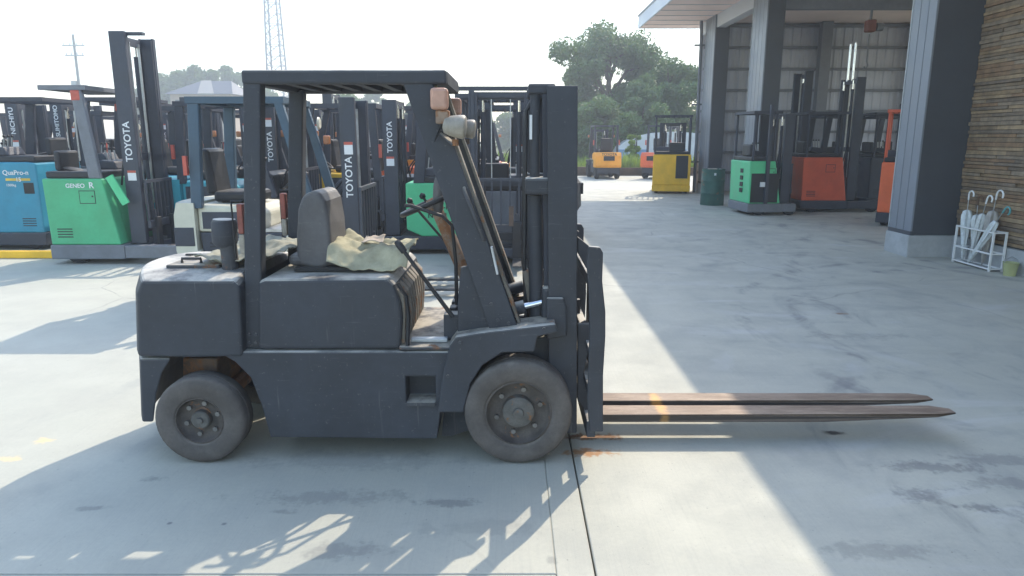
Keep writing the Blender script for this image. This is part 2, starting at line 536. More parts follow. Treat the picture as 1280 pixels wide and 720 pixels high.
    k.l(k.rng(med, 0.3, 0.7, 0.62, 0.88), k.b.inputs['Roughness'])
    k.b.inputs['Specular IOR Level'].default_value = 0.35
    h = k.math('ADD', k.math('MULTIPLY', fine, 0.5), k.math('MULTIPLY', broom, 0.35))
    h = k.math('ADD', h, k.math('MULTIPLY', wob, 0.35))
    k.bump(h, 0.22, 0.006)
    return k.m


M['concrete'] = concrete()


def groundmat():
    k = NT('far_ground')
    p = k.pos()
    c = k.mix(k.rng(k.noise(p, 0.25, 5.0), 0.35, 0.65), (0.10, 0.13, 0.045), (0.19, 0.18, 0.09))
    k.l(c, k.b.inputs['Base Color'])
    k.b.inputs['Roughness'].default_value = 0.95
    return k.m


def forkmat():
    k = NT('rusty_fork')
    o = k.obj()
    p = k.pos()
    n1 = k.noise(k.mapv(o, (1, 4, 4)), 3.0, 7.0, 0.65)
    n2 = k.noise(o, 40, 4.0, 0.7)
    c = k.mix(k.rng(n1, 0.35, 0.65), (0.17, 0.118, 0.082), (0.31, 0.235, 0.175))
    c = k.mix(k.rng(n2, 0.45, 0.75, 0, 0.5), c, (0.19, 0.13, 0.095))
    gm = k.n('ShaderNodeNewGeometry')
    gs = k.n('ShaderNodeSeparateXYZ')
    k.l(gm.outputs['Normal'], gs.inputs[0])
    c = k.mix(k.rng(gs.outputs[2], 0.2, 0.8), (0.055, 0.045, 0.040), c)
    q = k.n('ShaderNodeVectorMath', operation='LENGTH')
    k.l(k.mapv(k.mapv(p, (1, 1, 0), (0, 0, 0), (-0.84, -3.82, 0)), (22, 4.6, 0), (0, 0, R(-24))), q.inputs[0])
    e = k.math('ADD', q.outputs['Value'], k.math('MULTIPLY', k.math('SUBTRACT', k.noise(p, 22, 3.0), 0.5), 0.9))
    c = k.mix(k.math('MULTIPLY', k.rng(e, 1.1, 0.3), 0.55), c, (0.80, 0.42, 0.09))
    k.l(c, k.b.inputs['Base Color'])
    k.b.inputs['Roughness'].default_value = 0.62
    k.b.inputs['Metallic'].default_value = 0.15
    k.bump(n2, 0.2, 0.004)
    return k.m


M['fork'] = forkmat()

# ------------------------------------------------------------------ setting: ground, yard slabs, grass strip
g = MB().add([(-188, -38, -0.05), (188, -38, -0.05), (188, 328, -0.05), (-188, 328, -0.05)], [(0, 1, 2, 3)]).build('ground', groundmat())
structure(g)
yard = MB().box(-45, 16, -9, 31.5, -0.049, -0.03).build('concrete_yard', plain('joint_filler', (0.12, 0.12, 0.12), 0.9))
structure(yard)
JX, G_ = 0.323, 0.0038
xs = [-45, -15.0, 0.172, JX, 16]
for i in range(len(xs) - 1):
    ys = [-9, 2.43, 31.5] if xs[i] < 0 else [-9, 31.5]
    for j in range(len(ys) - 1):
        gy = 0.0025
        ga = G_ if xs[i] == JX else 0.0006
        gb = G_ if xs[i + 1] == JX else 0.0006
        MB().box(xs[i] + ga, xs[i + 1] - gb, ys[j] + gy, ys[j + 1] - gy, -0.029, 0.0).build('slab', M['concrete'], yard, bevel=0.004, seg=1)
# kerb of timber sleepers at the back of the yard
for i in range(9):
    x0 = -2.0 + i * 2.1
    s = MB().box(x0, x0 + 2.05, 31.6, 31.85, -0.05, 0.34 + 0.02 * (i % 3)).build('timber_sleeper', M['timber'], None, bevel=0.02)
    tag(s, 'brown timber sleeper lying along the back edge of the yard before the grass', 'sleeper', 'sleepers along the back edge of the yard')


def blades(name, x0, x1, y0, y1, n, h0, h1, m, label, seed):
    rnd = random.Random(seed)
    mb = MB()
    for _ in range(n):
        x, y = rnd.uniform(x0, x1), y0 + (y1 - y0) * rnd.random() ** 1.6
        h = rnd.uniform(h0, h1) * (0.6 + 0.8 * abs(mnoise.noise(Vector((x * 0.6, y * 0.6, seed)))))
        a = rnd.uniform(0, 6.28)
        wv = rnd.uniform(0.012, 0.03) * 1.6
        lx, ly = math.cos(a), math.sin(a)
        bx, by = rnd.uniform(-0.3, 0.3) * h, rnd.uniform(-0.3, 0.3) * h
        mb.add([(x - lx * wv, y - ly * wv, -0.05), (x + lx * wv, y + ly * wv, -0.05), (x + bx * 0.4 + lx * wv * 0.8, y + by * 0.4 + ly * wv * 0.8, h * 0.6), (x + bx, y + by, h)],
               [(0, 1, 2), (0, 2, 3)])
    o = mb.build(name, m, recalc=False)
    return tag(o, label, 'grass', kind='stuff')


blades('tall_grass', -4, 17, 32.1, 46, 26000, 0.35, 1.0, M['weed'], 'bright green tall grass and weeds behind the yard', 3)


# ------------------------------------------------------------------ trees
def leaf_cloud(clumps, n_per, size, rnd):
    vs, fs = [], []
    for (c, r) in clumps:
        for _ in range(n_per):
            while True:
                p = Vector((rnd.uniform(-1, 1), rnd.uniform(-1, 1), rnd.uniform(-1, 1)))
                if p.length < 1:
                    break
            p = p * (0.35 + 0.65 * p.length)
            q = Vector(c) + Vector((p.x * r, p.y * r, p.z * r * 0.75))
            a = Vector((rnd.gauss(0, 1), rnd.gauss(0, 1), rnd.gauss(0, 1))).normalized()
            b = a.orthogonal().normalized()
            s = size * rnd.uniform(0.6, 1.4)
            n = len(vs)
            vs += [q - a * s, q + b * s * 0.55, q + a * s, q - b * s * 0.55]
            fs.append((n, n + 1, n + 2, n + 3))
    return vs, fs


def tree(label, x, y, h, rad, seed, m='leaf', nclump=46, nleaf=170, size=0.14, crown0=0.22, lobes=None, group='trees beyond the yard'):
    rnd = random.Random(seed)
    root = empty('tree', (x, y, -0.05))
    tag(root, label, 'tree', group)
    tb = MB()
    tr = h * 0.028
    tb.tube([(0, 0, 0), (0.05 * rnd.uniform(-1, 1), 0, h * 0.25), (0.2 * rnd.uniform(-1, 1), 0.1, h * 0.55), (0.2 * rnd.uniform(-1, 1), 0, h * 0.88)], [tr * 1.4, tr, tr * 0.7, tr * 0.2], 8)
    clumps = []
    lobes = lobes or [(0, 0.62, 0.8), (-0.45, 0.5, 0.55), (0.45, 0.52, 0.55), (0.1, 0.8, 0.5), (-0.2, 0.33, 0.6), (0.3, 0.3, 0.55)]
    per = max(3, nclump // len(lobes))
    for (lx, lz, lr) in lobes:
        lc = Vector((lx * rad, rnd.uniform(-0.35, 0.35) * rad, lz * h))
        tb.tube([(0, 0, h * max(0.15, lz - 0.25)), lc * 0.5 + Vector((0, 0, h * lz * 0.45)), lc], [tr * 0.6, tr * 0.4, tr * 0.12], 6)
        for _ in range(per):
            d = Vector((rnd.gauss(0, 1), rnd.gauss(0, 1), rnd.gauss(0, 0.8))).normalized() * rnd.uniform(0.45, 1.0) * lr * rad
            d.z *= 0.85
            p = lc + d
            if p.z < h * crown0 * 0.6:
                p.z = h * crown0 * rnd.uniform(0.6, 1.2)
            if p.z > h * 0.97:
                p.z = h * rnd.uniform(0.88, 0.96)
            clumps.append((p, rad * rnd.uniform(0.17, 0.34)))
            if rnd.random() < 0.4:
                tb.tube([lc, lc * 0.4 + p * 0.6, p], [tr * 0.14, tr * 0.1, tr * 0.04], 5)
    tb.build('trunk', M['bark'], root, smooth=60)
    vs, fs = leaf_cloud(clumps, nleaf, size, rnd)
    MB().add(vs, fs).build('crown', M[m], root, recalc=False)
    return root


def xz(px, py, Y):
    return at(px, py, Y)


tree('tall broad tree with airy crown standing left of the warehouse roof corner', *(lambda q: (q[0], 45))(at(757, 180, 45)), at(757, 26, 45)[1], 3.5, 5, nclump=110, nleaf=430, size=0.12,
     lobes=[(-0.1, 0.86, 0.42), (0.35, 0.80, 0.45), (0.68, 0.70, 0.34), (-0.55, 0.72, 0.40), (-0.15, 0.55, 0.55), (0.45, 0.5, 0.5), (-0.5, 0.42, 0.5), (0.1, 0.3, 0.55), (0.5, 0.25, 0.4), (-0.45, 0.2, 0.4)])
tree('rounded leafy tree beside the downpipe of the warehouse corner', at(834, 180, 42)[0], 42, at(834, 66, 42)[1], 2.5, 9, m='leaf', nclump=96, nleaf=420, size=0.105,
     lobes=[(0.1, 0.82, 0.5), (0.55, 0.7, 0.5), (-0.45, 0.66, 0.5), (-0.75, 0.45, 0.4), (0.0, 0.5, 0.6), (0.6, 0.4, 0.5), (-0.4, 0.28, 0.5), (0.2, 0.22, 0.5)])
tree('pale green slender tree at the left edge of the tall tree', at(712, 180, 48)[0], 48, at(712, 68, 48)[1], 1.6, 21, m='leaf_light', nclump=46, nleaf=300, size=0.11)
tree('dark low tree right behind the orange forklift', at(740, 180, 39)[0], 39, at(740, 118, 39)[1], 2.0, 31, m='leaf', nclump=60, nleaf=330, size=0.11, crown0=0.1)
tree('dark low tree behind the small red forklift', at(800, 180, 39.5)[0], 39.5, at(800, 120, 39.5)[1], 2.1, 33, m='leaf', nclump=60, nleaf=330, size=0.11, crown0=0.1)
tree('yellow green bush in front of the greenhouse tunnel', at(793, 190, 34.5)[0], 34.5, at(793, 160, 34.5)[1], 0.55, 35, m='weed', nclump=16, nleaf=110, size=0.07, crown0=0.1)
lt = [(205, 86, 118, 4.2), (232, 80, 112, 5.0), (262, 76, 116, 5.2), (292, 80, 120, 4.6), (318, 84, 118, 4.5), (180, 104, 110, 3.0)]
names_l = ['dark leafy tree at the left end of the house roof', 'broad tree top right behind the house ridge', 'tallest pale tree behind the house', 'feathery tree behind the right end of the house', 'tree mostly hidden behind the main forklift roof', 'small dark tree left of the house']
for (px, py, Y, rr), nm in zip(lt, names_l):
    tree(nm, at(px, 172, Y)[0], Y, at(px, py, Y)[1], rr, px, m='leaf_light', nclump=44, nleaf=240, size=0.30, group='trees behind the house')
for (px, py, Y, rr, nm) in ((425, 116, 75, 2.9, 'bright tree seen under the roof of the main forklift'), (462, 76, 115, 3.2, 'thin tree top peeking above the main forklift roof'), (640, 142, 85, 3.5, 'small far tree seen through the open mast'),
                            (525, 120, 82, 3.2, 'far tree behind the second black mast'), (690, 140, 60, 2.2, 'tree hidden behind the main forklift mast top')):
    tree(nm, at(px, 172, Y)[0], Y, at(px, py, Y)[1], rr, px, m='leaf_light', nclump=36, nleaf=240, size=0.22, group='far trees behind the parked forklifts')

# ------------------------------------------------------------------ house, lattice tower, utility pole, greenhouse
HY = 92.0
hx0, hx1 = at(206, 118, HY)[0], at(292, 118, HY)[0]
ez, rz_ = at(206, 117, HY)[1], at(240, 98, HY)[1]
house = empty('house', ((hx0 + hx1) / 2, HY + 3.5, -0.05))
tag(house, 'beige house with grey hipped tile roof behind the left forklifts', 'house')
hw = (hx1 - hx0) / 2
MB().box(-hw + 0.5, hw - 0.5, -3.2, 3.2, 0, ez).build('wall', M['stucco'], house)
MB().add([(-hw, -3.8, ez), (hw, -3.8, ez), (hw, 3.8, ez), (-hw, 3.8, ez), (-hw + 3.2, 0, rz_), (hw - 1.5, 0, rz_)],
         [(0, 1, 5, 4), (1, 2, 5), (2, 3, 4, 5), (3, 0, 4), (3, 2, 1, 0)]).build('roof', M['tile'], house)
MB().add([(-hw + 4.3, -3.95, ez + 0.05), (-hw + 6.4, -3.95, ez + 0.05), (-hw + 4.6, -0.1, rz_ + 0.06), (-hw + 3.3, -0.1, rz_ + 0.06), (-hw + 4.3, -3.95, ez - 0.1), (-hw + 6.4, -3.95, ez - 0.1)],
         [(0, 1, 2, 3), (4, 5, 1, 0)]).build('roof_bay', M['tile_light'], house)
for wx in (-2.6, 0.4, 2.4):
    f = MB().box(wx - 0.6, wx + 0.6, -3.26, -3.2, ez - 1.9, ez - 0.7).build('window', M['glass'], house)
    MB().box(wx - 0.68, wx + 0.68, -3.30, -3.21, ez - 2.0, ez - 1.9).build('sill', M['pole'], f)

TY = 150.0
tx0, tx1 = at(338, 84, TY)[0], at(353, 84, TY)[0]
tw = empty('lattice_tower', ((tx0 + tx1) / 2, TY, -0.05))
tag(tw, 'tall thin steel lattice tower rising above the main forklift roof', 'tower')
hh = 1.25
for sx in (-1, 1):
    for sy in (-1, 1):
        MB().beam((sx * hh * 1.5, sy * hh * 1.5, 0), (sx * hh * 0.8, sy * hh * 0.8, 35), 0.3, 0.3).build('leg', M['grey'], tw)
br = MB()
for i in range(17):
    z0, z1 = i * 2.0, i * 2.0 + 2.0
    s0, s1 = hh * (1.5 - 0.7 * z0 / 35), hh * (1.5 - 0.7 * z1 / 35)
    for a in range(4):
        c0, c1 = [(-1, -1), (1, -1), (1, 1), (-1, 1)][a], [(1, -1), (1, 1), (-1, 1), (-1, -1)][a]
        br.beam((c0[0] * s0, c0[1] * s0, z0), (c1[0] * s1, c1[1] * s1, z1), 0.14, 0.14)
        br.beam((c0[0] * s1, c0[1] * s1, z1), (c1[0] * s1, c1[1] * s1, z1), 0.12, 0.12)
br.build('bracing', M['grey'], tw)

PY = 62.0
pt, pb = at(99, 43, PY), at(107, 172, PY)
up = empty('utility_pole', (pb[0], PY, -0.05))
tag(up, 'slim utility pole with crossarms above the parked reach trucks', 'utility pole')
MB().cyl((0, 0, 0), (0, 0, pt[1] + 0.05), 0.16, 10, 0.10).build('pole', M['pole'], up, smooth=60)
for (dz, L_) in ((0.9, 0.95), (1.7, 0.8)):
    c = MB().box(-L_, L_, -0.16, -0.08, pt[1] - dz, pt[1] - dz + 0.1).build('crossarm', M['galv'], up)
    for q in (-0.85, -0.3, 0.3, 0.85):
        MB().cyl((q * L_, -0.12, pt[1] - dz + 0.1), (q * L_, -0.12, pt[1] - dz + 0.3), 0.05, 8).build('insulator', M['white'], c)
MB().cyl((-0.35, -0.1, pt[1] - 4.6), (-0.35, -0.1, pt[1] - 3.7), 0.24, 12).build('transformer', M['galv'], up, smooth=60)

gh = empty('greenhouse', (at(842, 190, 37)[0], 37, -0.05))
tag(gh, 'white plastic greenhouse tunnel behind the yellow reach truck', 'greenhouse')
pf = [(-3.0, 0), (-3.0, 0.9)] + [(-3.0 * math.cos(a * math.pi / 10), 0.9 + 1.1 * math.sin(a * math.pi / 10)) for a in range(1, 10)] + [(3.0, 0.9), (3.0, 0)]
MB().prism(pf, 0, 5).build('film_cover', M['film'], gh, smooth=30)
for i in range(6):
    x0 = -2.9 + i * 1.0
    MB().box(x0, x0 + 0.55, -0.06, -0.01, 0.1, 1.1).build('side_sheet', M['bluefilm'], gh)

# ------------------------------------------------------------------ warehouse on the right
wh = empty('warehouse', (6.3, 9.0, 0))
tag(wh, 'open fronted grey steel warehouse with deep roof overhang and wood clad wall', 'building')
WO = (6.3, 9.0, 0)
EX, EB, ET, EY = 3.95, 4.99, 5.38, 23.3
MB(WO).box(EX + 0.05, 16.0, -9, EY - 0.05, EB + 0.02, ET - 0.04).build('soffit', M['soffit'], wh)
rf = MB(WO).box(EX - 0.02, 16.1, -9, EY, ET - 0.035, ET + 0.02).build('roof', M['roofsheet'], wh)
MB(WO).box(EX, EX + 0.05, -9, EY, EB, ET - 0.04).build('fascia', M['fascia'], rf)
MB(WO).box(EX + 0.052, 16, EY - 0.05, EY, EB, ET - 0.04).build('fascia', M['fascia'], rf)
for i in range(40):
    y_ = -8.6 + i * 0.82
    if y_ < EY - 0.2:
        MB(WO).box(EX + 0.06, 5.72, y_, y_ + 0.012, EB + 0.004, EB + 0.02).build('soffit_batten', M['fascia'], wh)


def column(x0, x1, y0, y1, name, ribs, plinth=0.31):
    """steel clad column: seamed panels on the yard side, plain dark face towards the camera"""
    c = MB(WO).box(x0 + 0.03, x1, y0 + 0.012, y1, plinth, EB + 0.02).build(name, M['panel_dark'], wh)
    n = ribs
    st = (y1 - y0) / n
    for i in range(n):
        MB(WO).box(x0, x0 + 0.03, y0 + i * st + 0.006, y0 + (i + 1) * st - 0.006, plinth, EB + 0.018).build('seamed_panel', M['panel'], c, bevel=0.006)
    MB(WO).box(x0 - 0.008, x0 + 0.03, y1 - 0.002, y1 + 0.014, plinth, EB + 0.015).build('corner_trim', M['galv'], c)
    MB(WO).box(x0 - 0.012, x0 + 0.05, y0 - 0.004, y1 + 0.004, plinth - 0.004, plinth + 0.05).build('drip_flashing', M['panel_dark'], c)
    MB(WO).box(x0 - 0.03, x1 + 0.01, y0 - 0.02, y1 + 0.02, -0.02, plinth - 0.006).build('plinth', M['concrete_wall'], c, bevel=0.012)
    return c


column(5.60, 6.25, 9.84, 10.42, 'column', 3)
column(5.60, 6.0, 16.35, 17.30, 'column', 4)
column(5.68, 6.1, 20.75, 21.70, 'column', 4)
MB(WO).box(5.72, 5.98, 10.24, 22.6, 4.66, EB + 0.015).build('header_beam', M['fascia'], wh)
# wood clad wall running towards the camera
MB(WO).box(6.262, 6.44, -9, 10.40, -0.02, EB + 0.015).build('wall', M['panel_dark'], wh)
MB(WO).box(6.19, 6.26, -9, 9.815, -0.02, 0.30).build('wall_plinth', M['concrete_wall'], wh)
rest = MB(WO)
rb = random.Random(4)
zrow = 0.32
nb = 0
while zrow < EB - 0.1:
    hb = rb.uniform(0.040, 0.062)
    y_ = 9.846
    first = True
    while y_ > -8.9:
        L_ = rb.uniform(0.35, 1.25) if not first else rb.uniform(0.2, 1.1)
        first = False
        e = max(y_ - L_, -8.95)
        d = rb.uniform(0.012, 0.045)
        if y_ > 8.2 and nb < 296:
            MB(WO).box(6.258 - d, 6.258, e + 0.003, y_, zrow, zrow + hb - 0.004).build('board', rb.choice(M['woods']), wh, bevel=0.003, seg=1)
            nb += 1
        else:
            rest.box(6.258 - d, 6.258, e + 0.003, y_, zrow, zrow + hb - 0.004)
        y_ = e
    zrow += hb
o = rest.build('board_cladding', M['woods'][0], wh)
o['kind'] = 'stuff'
# interior: far gable wall with girts, back wall
rib = []
x_ = 5.75
up_ = False
while x_ < 13.6:
    rib += [(x_, 22.35 if up_ else 22.38), (x_ + 0.10, 22.35 if up_ else 22.38)]
    up_ = not up_
    x_ += 0.13
rib = rib + [(rib[-1][0], 22.5), (5.75, 22.5)]
MB(WO).prismz(rib, 0, EB + 0.012).build('gable_wall', M['inner'], wh)
for i in range(8):
    z_ = 0.55 + i * 0.62
    MB(WO).box(5.8, 13.6, 22.24, 22.345, z_, z_ + 0.07).build('girt', M['girt'], wh)
for x_ in (9.2, 12.0):
    MB(WO).box(x_, x_ + 0.25, 21.95, 22.235, 0, EB + 0.01).build('wall_post', M['girt'], wh)
    MB(WO).box(x_ - 0.03, x_ + 0.28, 21.9, 21.949, 0, EB + 0.01).build('post_flange', M['girt'], wh)
for y_ in (-8.5, -2, 4, 10.2, 16.4, 22.0):
    MB(WO).box(15.4, 15.65, y_, y_ + 0.25, -0.02, EB + 0.01).build('back_post', M['girt'], wh)
MB(WO).box(5.8, 15.5, 16.6, 16.8, 4.45, EB + 0.005).build('roof_beam', M['girt'], wh)
MB(WO).box(6.1, 15.5, 12.9, 13.1, 4.45, EB + 0.005).build('roof_beam', M['girt'], wh)
# downpipe at the far corner
dp = MB(WO).tube([(at(876, 38, 21.9)[0], 21.9, EB + 0.01), (at(876, 60, 21.9)[0], 21.9, 4.6), (at(871, 170, 21.9)[0], 21.9, 1.5), (at(871, 170, 21.9)[0], 21.9, 0.0)], 0.05, 10).build('downpipe', M['grey'], wh, smooth=50)
for z_ in (4.3, 2.6, 0.9):
    MB(WO).box(5.40, 5.72, 21.86, 21.90, z_, z_ + 0.05).build('pipe_bracket', M['grey'], dp)

# concrete apron inside is the yard itself; chain hoist hangs from the roof beam
hx, hy = 8.05, 16.7
ho = empty('chain_hoist', (hx, hy, 4.45))
tag(ho, 'dull red chain hoist hanging from the warehouse roof beam', 'hoist')
MB().box(-0.10, 0.10, -0.10, 0.10, -0.48, -0.22).build('body', plain('faded_red_paint', (0.20, 0.07, 0.05), 0.6), ho, bevel=0.03)
MB().cyl((0.13, 0, -0.37), (0.27, 0, -0.37), 0.09, 14).build('motor', M['grey'], ho, smooth=40)
MB().beam((0, 0, 0), (0, 0, -0.22), 0.04, 0.04).build('suspension', M['girt'], ho)
MB().tube([(0, 0, -0.52), (0, 0, -1.1), (0.03, 0, -1.2), (0.0, 0, -1.28), (-0.05, 0, -1.22)], 0.018, 6).build('hook', M['girt'], ho)


# ------------------------------------------------------------------ shared truck parts
def wheel(parent, org, r, wd, rimr, m_t='tyre_dark', m_r='rim', side=-1, detail=False, hubr=None):
    """wheel turning about the local y axis; side -1 shows its face towards -y"""
    h = wd / 2
    n = 44 if detail else 20
    pr = [(rimr * 0.98, -h * 0.92), (rimr * 1.04, -h * 0.98), (r * 0.86, -h), (r * 0.95, -h * 0.9), (r, -h * 0.66), (r, h * 0.66), (r * 0.95, h * 0.9), (r * 0.86, h), (rimr * 1.04, h * 0.98), (rimr * 0.98, h * 0.92)]
    if detail:
        pr = [(rimr * 0.97, -h * 0.80), (rimr * 1.03, -h * 0.93), (rimr * 1.08, -h * 0.99), (r * 0.76, -h), (r * 0.80, -h * 1.015), (r * 0.86, -h * 1.0), (r * 0.94, -h * 0.94), (r * 0.985, -h * 0.80), (r, -h * 0.62), (r, -h * 0.22), (r * 0.985, -h * 0.20), (r * 0.985, -h * 0.1), (r, -h * 0.08), (r, h * 0.62), (r * 0.95, h * 0.92), (r * 0.80, h), (rimr, h * 0.9)]
    wl = MB().lathe(pr, org, (0, 1, 0), n).build('wheel', M[m_t], parent, smooth=40)
    s = side
    hr = hubr or rimr * 0.42
    rp = [(rimr * 1.0, s * h * 0.86), (rimr * 0.95, s * h * 0.90), (rimr * 0.90, s * h * 0.55), (rimr * 0.84, s * h * 0.42), (rimr * 0.62, s * h * 0.30), (hr, s * h * 0.34), (hr, s * h * 0.3), (0, s * h * 0.3)]
    MB().lathe(rp, org, (0, 1, 0), n).build('rim', M[m_r], wl, smooth=35)
    hp = [(hr * 0.98, s * h * 0.3), (hr * 0.95, s * h * 0.72), (hr * 0.82, s * h * 0.80), (hr * 0.35, s * h * 0.82), (hr * 0.30, s * h * 0.95), (0, s * h * 0.97)]
    MB().lathe(hp, org, (0, 1, 0), n).build('hub', M['hub'] if detail else M[m_r], wl, smooth=35)
    if detail:
        for kx in range(6):
            a = kx * math.pi / 3 + 0.3
            p = Vector(org) + Vector((math.cos(a) * rimr * 0.68, 0, math.sin(a) * rimr * 0.68))
            MB().cyl(p + Vector((0, s * h * 0.26, 0)), p + Vector((0, s * h * 0.52, 0)), 0.013, 6).build('lug_nut', M['nut'], wl)
    return wl


def mast(parent, x0, dx, yw, z0, z1, m, letter=None, lsize=0.11, lz=0.7, ddz=0.34, stages=2, outline=False, tilt=0.0, decal=True, lx=None, side=-1, both=True, lmat='white', thick=0.07):
    """two outer channels, two inner ones, ties, lift cylinders and chains; tilt in metres of lean at the top"""
    rails = []
    for sy in (-1, 1):
        pl = [(x0, z0), (x0 + dx, z0), (x0 + dx - tilt, z1), (x0 - tilt, z1)]
        ch = MB()
        ya, yb = (yw, yw - thick) if sy > 0 else (-yw, -yw + thick)
        ch.prism(pl, ya, ya + (yb - ya) * 0.28)
        fl = 0.022
        ch.prism([(x0 + 0.001, z0), (x0 + fl, z0), (x0 + fl - tilt, z1), (x0 + 0.001 - tilt, z1)], ya + (yb - ya) * 0.29, yb)
        ch.prism([(x0 + dx - fl, z0), (x0 + dx - 0.001, z0), (x0 + dx - tilt - 0.001, z1), (x0 + dx - fl - tilt, z1)], ya + (yb - ya) * 0.29, yb)
        rails.append(ch.build('outer_rail', m, parent, bevel=0.004, seg=1))
        if stages > 1:
            yi = sy * (yw - thick * 0.62)
            MB().prism([(x0 + dx * 0.25, z0 + 0.05), (x0 + dx * 0.95, z0 + 0.05), (x0 + dx * 0.95 - tilt, z1 - 0.03), (x0 + dx * 0.25 - tilt, z1 - 0.03)], yi - 0.02 * sy, yi - 0.06 * sy).build('inner_rail', M['trim'], parent)
        yc = sy * (yw - thick - 0.10)
        MB().cyl((x0 + 0.0, yc, z0 + 0.15), (x0 - tilt * 0.9 + 0.0, yc, z1 - 0.25), 0.032, 10).build('lift_cylinder', M['trim'], parent, smooth=50)
        MB().cyl((x0 - tilt * 0.9, yc, z1 - 0.249), (x0 - tilt, yc, z1 - 0.06), 0.02, 8).build('piston_rod', M['chrome'], parent, smooth=50)
        MB().beam((x0 + dx * 0.5, sy * 0.12, z0 + 0.5), (x0 + dx * 0.5 - tilt, sy * 0.12, z1 - 0.1), 0.012, 0.03, up=(1, 0, 0)).build('lift_chain', M['steel'], parent)
    for zf in (0.06, 0.42, 0.97):
        zz = z0 + (z1 - z0) * zf
        MB().box(x0 - tilt * zf + 0.005, x0 + 0.05 - tilt * zf, -yw + thick * 1.01, yw - thick * 1.01, zz - 0.05, zz + 0.05).build('tie_bar', m, parent)
    if letter:
        for sy in ((-1, 1) if both else (side,)):
            xx = (lx if lx is not None else x0 + dx * 0.5) - tilt * 0.6
            text(letter, lsize, M[lmat], parent, (xx, sy * (yw + 0.003), z0 + (z1 - z0) * lz), (0, 0, 1), (-1 if sy < 0 else 1, 0, 0), sx=1.0)
        if decal:
            for sy in ((-1, 1) if both else (side,)):
                zt = z0 + (z1 - z0) * lz + ddz
                d = MB().box(x0 + dx * 0.25 - tilt * 0.7, x0 + dx * 0.8 - tilt * 0.7, *sorted((sy * yw, sy * (yw + 0.003))), zt, zt + 0.13).build('warning_sticker', M['white'], parent)
                MB().box(x0 + dx * 0.25 - tilt * 0.7, x0 + dx * 0.8 - tilt * 0.7, *sorted((sy * (yw + 0.0031), sy * (yw + 0.005))), zt + 0.10, zt + 0.13).build('sticker_band', M['red_lens'], d)
    return rails


def carriage(parent, x, yw, zb, fork_len, m_f='black', backrest=1.0, fork_y=0.28, fw=0.11, ft=0.035, bars=6):
    MB().box(x, x + 0.05, -yw, yw, zb + 0.05, zb + 0.15).build('carriage_bar', M['mast'], parent, bevel=0.005, seg=1)
    MB().box(x, x + 0.05, -yw, yw, zb + 0.36, zb + 0.46).build('carriage_bar', M['mast'], parent, bevel=0.005, seg=1)
    for sy in (-1, 1):
        MB().box(x - 0.02, x + 0.045, sy * 0.2 - 0.02, sy * 0.2 + 0.02, zb + 0.02, zb + 0.6).build('carriage_plate', M['mast'], parent)
        pl = [(x + 0.052, zb + 0.5), (x + 0.09, zb + 0.5), (x + 0.09, zb + ft), (x + 0.09 + fork_len, zb + 0.012), (x + 0.09 + fork_len, zb), (x + 0.052, zb)]
        MB().prism(pl, sy * fork_y - fw / 2, sy * fork_y + fw / 2).build('fork', M[m_f], parent, bevel=0.004, seg=1)
    if backrest:
        b = MB().box(x + 0.005, x + 0.04, -yw, yw, zb + backrest - 0.04, zb + backrest).build('backrest_rail', M['mast'], parent)
        for i in range(bars + 1):
            y = -yw + 0.015 + i * (2 * yw - 0.03) / bars
            MB().box(x + 0.008, x + 0.035, y - 0.012, y + 0.012, zb + 0.461, zb + backrest - 0.041).build('backrest_bar', M['mast'], b)


def steering(parent, c, tilt=-0.5, r=0.16):
    c = Vector(c)
    ax = Vector((math.sin(tilt), 0, math.cos(tilt)))
    a = Vector((0, 1, 0))
    b = ax.cross(a)
    pts = [c + (a * math.cos(t * math.pi / 9) + b * math.sin(t * math.pi / 9)) * r for t in range(18)]
    s = MB().tube(pts, 0.014, 6, closed=True).build('steering_wheel', M['black'], parent, smooth=60)
    sp = MB()
    for t in (0, 6, 12):
        sp.cyl(c - ax * 0.03, c + (a * math.cos(t * math.pi / 9) + b * math.sin(t * math.pi / 9)) * r, 0.009, 6)
    sp.build('spoke', M['black'], s)
    MB().cyl(c - ax * 0.02, c - ax * 0.45, 0.028, 8, 0.035).build('steering_column', M['black'], parent, smooth=60)


def seat(parent, x, z, m='black', yw=0.24):
    MB().box(x - 0.22, x + 0.28, -yw, yw, z, z + 0.12).build('seat_cushion', M[m], parent, bevel=0.04)
    MB().prism([(x - 0.30, z + 0.08), (x - 0.18, z + 0.08), (x - 0.24, z + 0.58), (x - 0.33, z + 0.58)], -yw + 0.01, yw - 0.01).build('seat_back', M[m], parent, bevel=0.04)


def mark(root, label, cat='forklift', group=None):
    return tag(root, label, cat, group)


